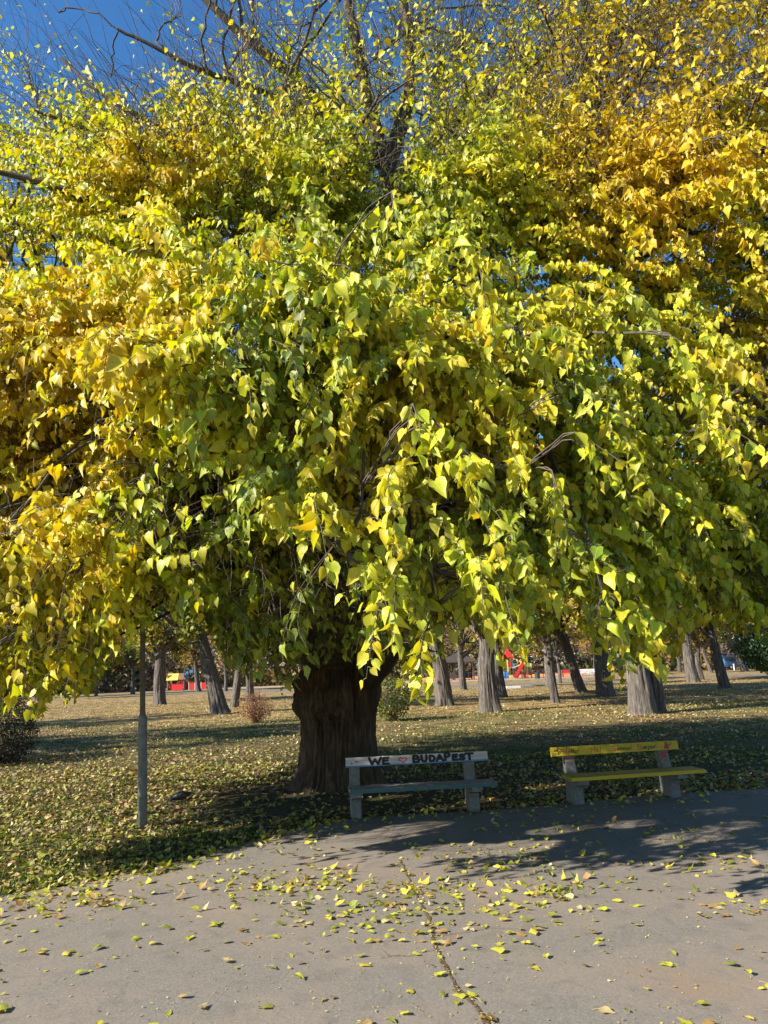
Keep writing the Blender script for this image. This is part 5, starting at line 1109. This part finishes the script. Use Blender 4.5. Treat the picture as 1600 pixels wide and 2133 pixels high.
# short grass
n = 150000; D = 6+26*g.random(n)**1.05; x = g.uniform(-1, 1, n)*(.64*D+1); Pg = np.stack([x, D, 0*D], -1)
k = (lawn_side(Pg) > .12) & (g.random(n) < bare(Pg)**2*np.clip(2.6*(fbm(Pg*np.array([.45, .6, 1]), 131, 3)-.34), .06, 1)); Pg = Pg[k]; n = len(Pg)
a = g.uniform(0, 6.28, n); w_ = g.uniform(.004, .008, n)*(1+Pg[:, 1]*.03); h_ = g.uniform(.025, .07, n); dx = np.stack([np.cos(a), np.sin(a), 0*a], -1)
V = np.stack([Pg-dx*w_[:, None], Pg+dx*w_[:, None], Pg+np.stack([g.normal(0, .018, n), g.normal(0, .018, n), h_], -1)], 1).reshape(-1, 3)
gc = np.array([(.045, .085, .015), (.08, .12, .02), (.14, .15, .04)])[g.integers(0, 3, n)]*g.uniform(.7, 1.2, (n, 1))
tag(link('grass', np_mesh('grass', V, np.arange(3*n).reshape(-1, 3), M_LITTER, False, {'Col': ('FLOAT_COLOR', np.repeat(gc, 3, 0)), 'lc': ('FLOAT_VECTOR', np.zeros((3*n, 3)))})), kind='stuff')

# fallen leaves on the asphalt
def fall_pts(n):
    u = g.uniform(-60, 1660, n); v = g.uniform(1650, 2150, n); G = ground(u, v); s = lawn_side(G)
    band = np.exp(-((v-1850)/48)**2)*np.where(u < 900, 1.0, .55)+.32*np.exp(-((v-1770)/50)**2)*(u > 850)+.16*np.exp(-((v-1930)/60)**2)+.055
    edge = .8*np.exp(s/.35)*(u < 800)+.9*np.exp(s/.22)
    cl = np.clip(2.6*(fbm(G*np.array([1.7, 1.7, 1]), 141, 3)-.33), .05, 1.3)
    jd = np.min(np.linalg.norm(G[:, None, :2]-CRACK[None, ::6, :2], axis=-1), 1); near = .28*np.exp(-(jd/.09)**2)
    acc = (band*cl+edge+near)*.24*(G[:, 1]/6)**2.0
    k = (g.random(n) < acc) & (s < -.03); return G[k], jd[k], s[k], u[k], v[k]
F_ = fall_pts(38000)
order = np.argsort(F_[0][:, 1]); F_ = [a[order] for a in F_]
G, jd, es, uu, vv = F_; NF = len(G)
KINDS = [('yellow-green', (.46, .46, .03)), ('lemon yellow', (.62, .53, .05)), ('dull green', (.17, .22, .03)), ('brown', (.32, .18, .07)), ('pale straw', (.58, .47, .22))]
FM = []
for ki, (nm, c) in enumerate(KINDS):
    row = []
    for vr in range(6):
        curl = rng.uniform(.2, 1.1) if vr % 2 else rng.uniform(-.7, -.1); cc = np.array([c])*rng.uniform(.85, 1.15)
        N0 = np.array([[0, 0, 1.]]); P_ = leaves(np.zeros((1, 3)), np.array([[1., 0, 0]]), N0, np.array([1.]), cc, 0, rng.uniform(.65, 1.0), rng.uniform(.1, .55)*(1 if vr % 3 else -1), curl*.45, rng.normal(0, .3), np.array([rng.uniform(0, .5)]), .16)
        v_ = P_[0]; 
        v_[:, 2] += .06*(vnoise(v_*3+vr*7, 5)-.5); v_[:, 2] -= v_[:, 2].min(); 
        t_ = np.linspace(0, 1, 6); b0 = v_[0]; st = np.stack([b0[0]-t_*.5, b0[1]+.12*np.sin(t_*2.5+vr), b0[2]*(1-t_)+.02+.05*np.sin(t_*3)], -1); sv, sf = tubes(st[None], np.linspace(.014, .02, 6)[None], 4)
        Fq = [f for f in P_[1] if f.shape[1] == 4][0]; Ft = [f for f in P_[1] if f.shape[1] == 3][0]
        V = np.concatenate([v_, sv])-np.array([.45, 0, 0]); C = np.concatenate([P_[2], np.tile([[.5, .46, .2]], (len(sv), 1))]); lc = np.concatenate([P_[3], np.tile([[5., .2, .5]], (len(sv), 1))])
        row.append(np_mesh('fallen_leaf', V, [np.concatenate([Fq, sf+len(v_)]), Ft], M_FALLEN, True, {'Col': ('FLOAT_COLOR', C), 'lc': ('FLOAT_VECTOR', lc)}))
    FM.append(row)
kk = g.choice(5, NF, p=[.38, .20, .12, .17, .13])
szf = .030+.052*g.random(NF)**1.4
for i in range(min(300, NF)):
    o = link('fallen_leaf', FM[kk[i]][int(g.integers(0, 6))]); s_ = szf[i]
    o.location = (G[i, 0], G[i, 1], .014); o.scale = (s_, s_, s_*.7); o.rotation_euler = (g.normal(0, .12), g.normal(0, .12), g.uniform(0, 6.28))
    if abs(o.rotation_euler[0]) + abs(o.rotation_euler[1]) > .15: o.location.z += .008
    if jd[i] < .13: wh = 'caught along the open joint in the asphalt'
    elif es[i] > -.45: wh = 'at the edge of the lawn on the left'
    elif vv[i] > 2010: wh = 'in the nearest foreground '+('left of' if uu[i] < 950 else 'right of')+' the open joint'
    elif vv[i] > 1900: wh = 'on the sunlit asphalt '+('at the far left' if uu[i] < 400 else 'left of the open joint' if uu[i] < 890 else 'right of the open joint' if uu[i] < 1250 else 'at the far right')
    else: wh = 'in the thick scatter between joint and lawn edge' if uu[i] < 850 else 'in front of the shade of the crown'
    tag(o, f'{"small" if s_ < .05 else "large"} curled {KINDS[kk[i]][0]} leaf {wh}', 'fallen leaf', 'fallen leaves scattered over the asphalt path')
G2 = G[300:]; n = len(G2); Gz = G2.copy(); Gz[:, 2] = .022
crumbs = 900; uc, vc = g.uniform(-40, 1640, crumbs), g.uniform(1720, 2140, crumbs); Gc = ground(uc, vc); kq = lawn_side(Gc) < -.05; Gc = Gc[kq]; Gc[:, 2] = .018
onj = CRACK[g.integers(0, len(CRACK), 160)]+g.normal(0, .03, (160, 3))*np.array([1, 1, 0]); onj[:, 2] = .02; Gc = np.concatenate([Gc, onj])
nc = len(Gc); fl = lambda m_: (g.normal(0, 1, (m_, 3))*np.array([1, 1, .25]), g.normal(0, .4, (m_, 3))+np.array([0, 0, 1.]))
T1, N1 = fl(n); T2, N2_ = fl(nc)
kc = np.array([k_[1] for k_ in KINDS])
tag(link('scattered_leaves', leaf_mesh('scattered_leaves', [leaves(Gz, T1, N1, szf[300:], kc[kk[300:]]*g.uniform(.8, 1.15, (n, 1)), 0, g.uniform(.6, 1, n), g.uniform(-.5, .7, n), g.normal(0, .7, n), g.normal(0, .5, n), np.clip(g.normal(.05, .25, n), 0, .7), .12),
    leaves(Gc, T2, N2_, g.uniform(.006, .022, nc), kc[g.choice([3, 4, 1], nc)]*.9, 2, .6)], M_FALLEN)), kind='stuff')
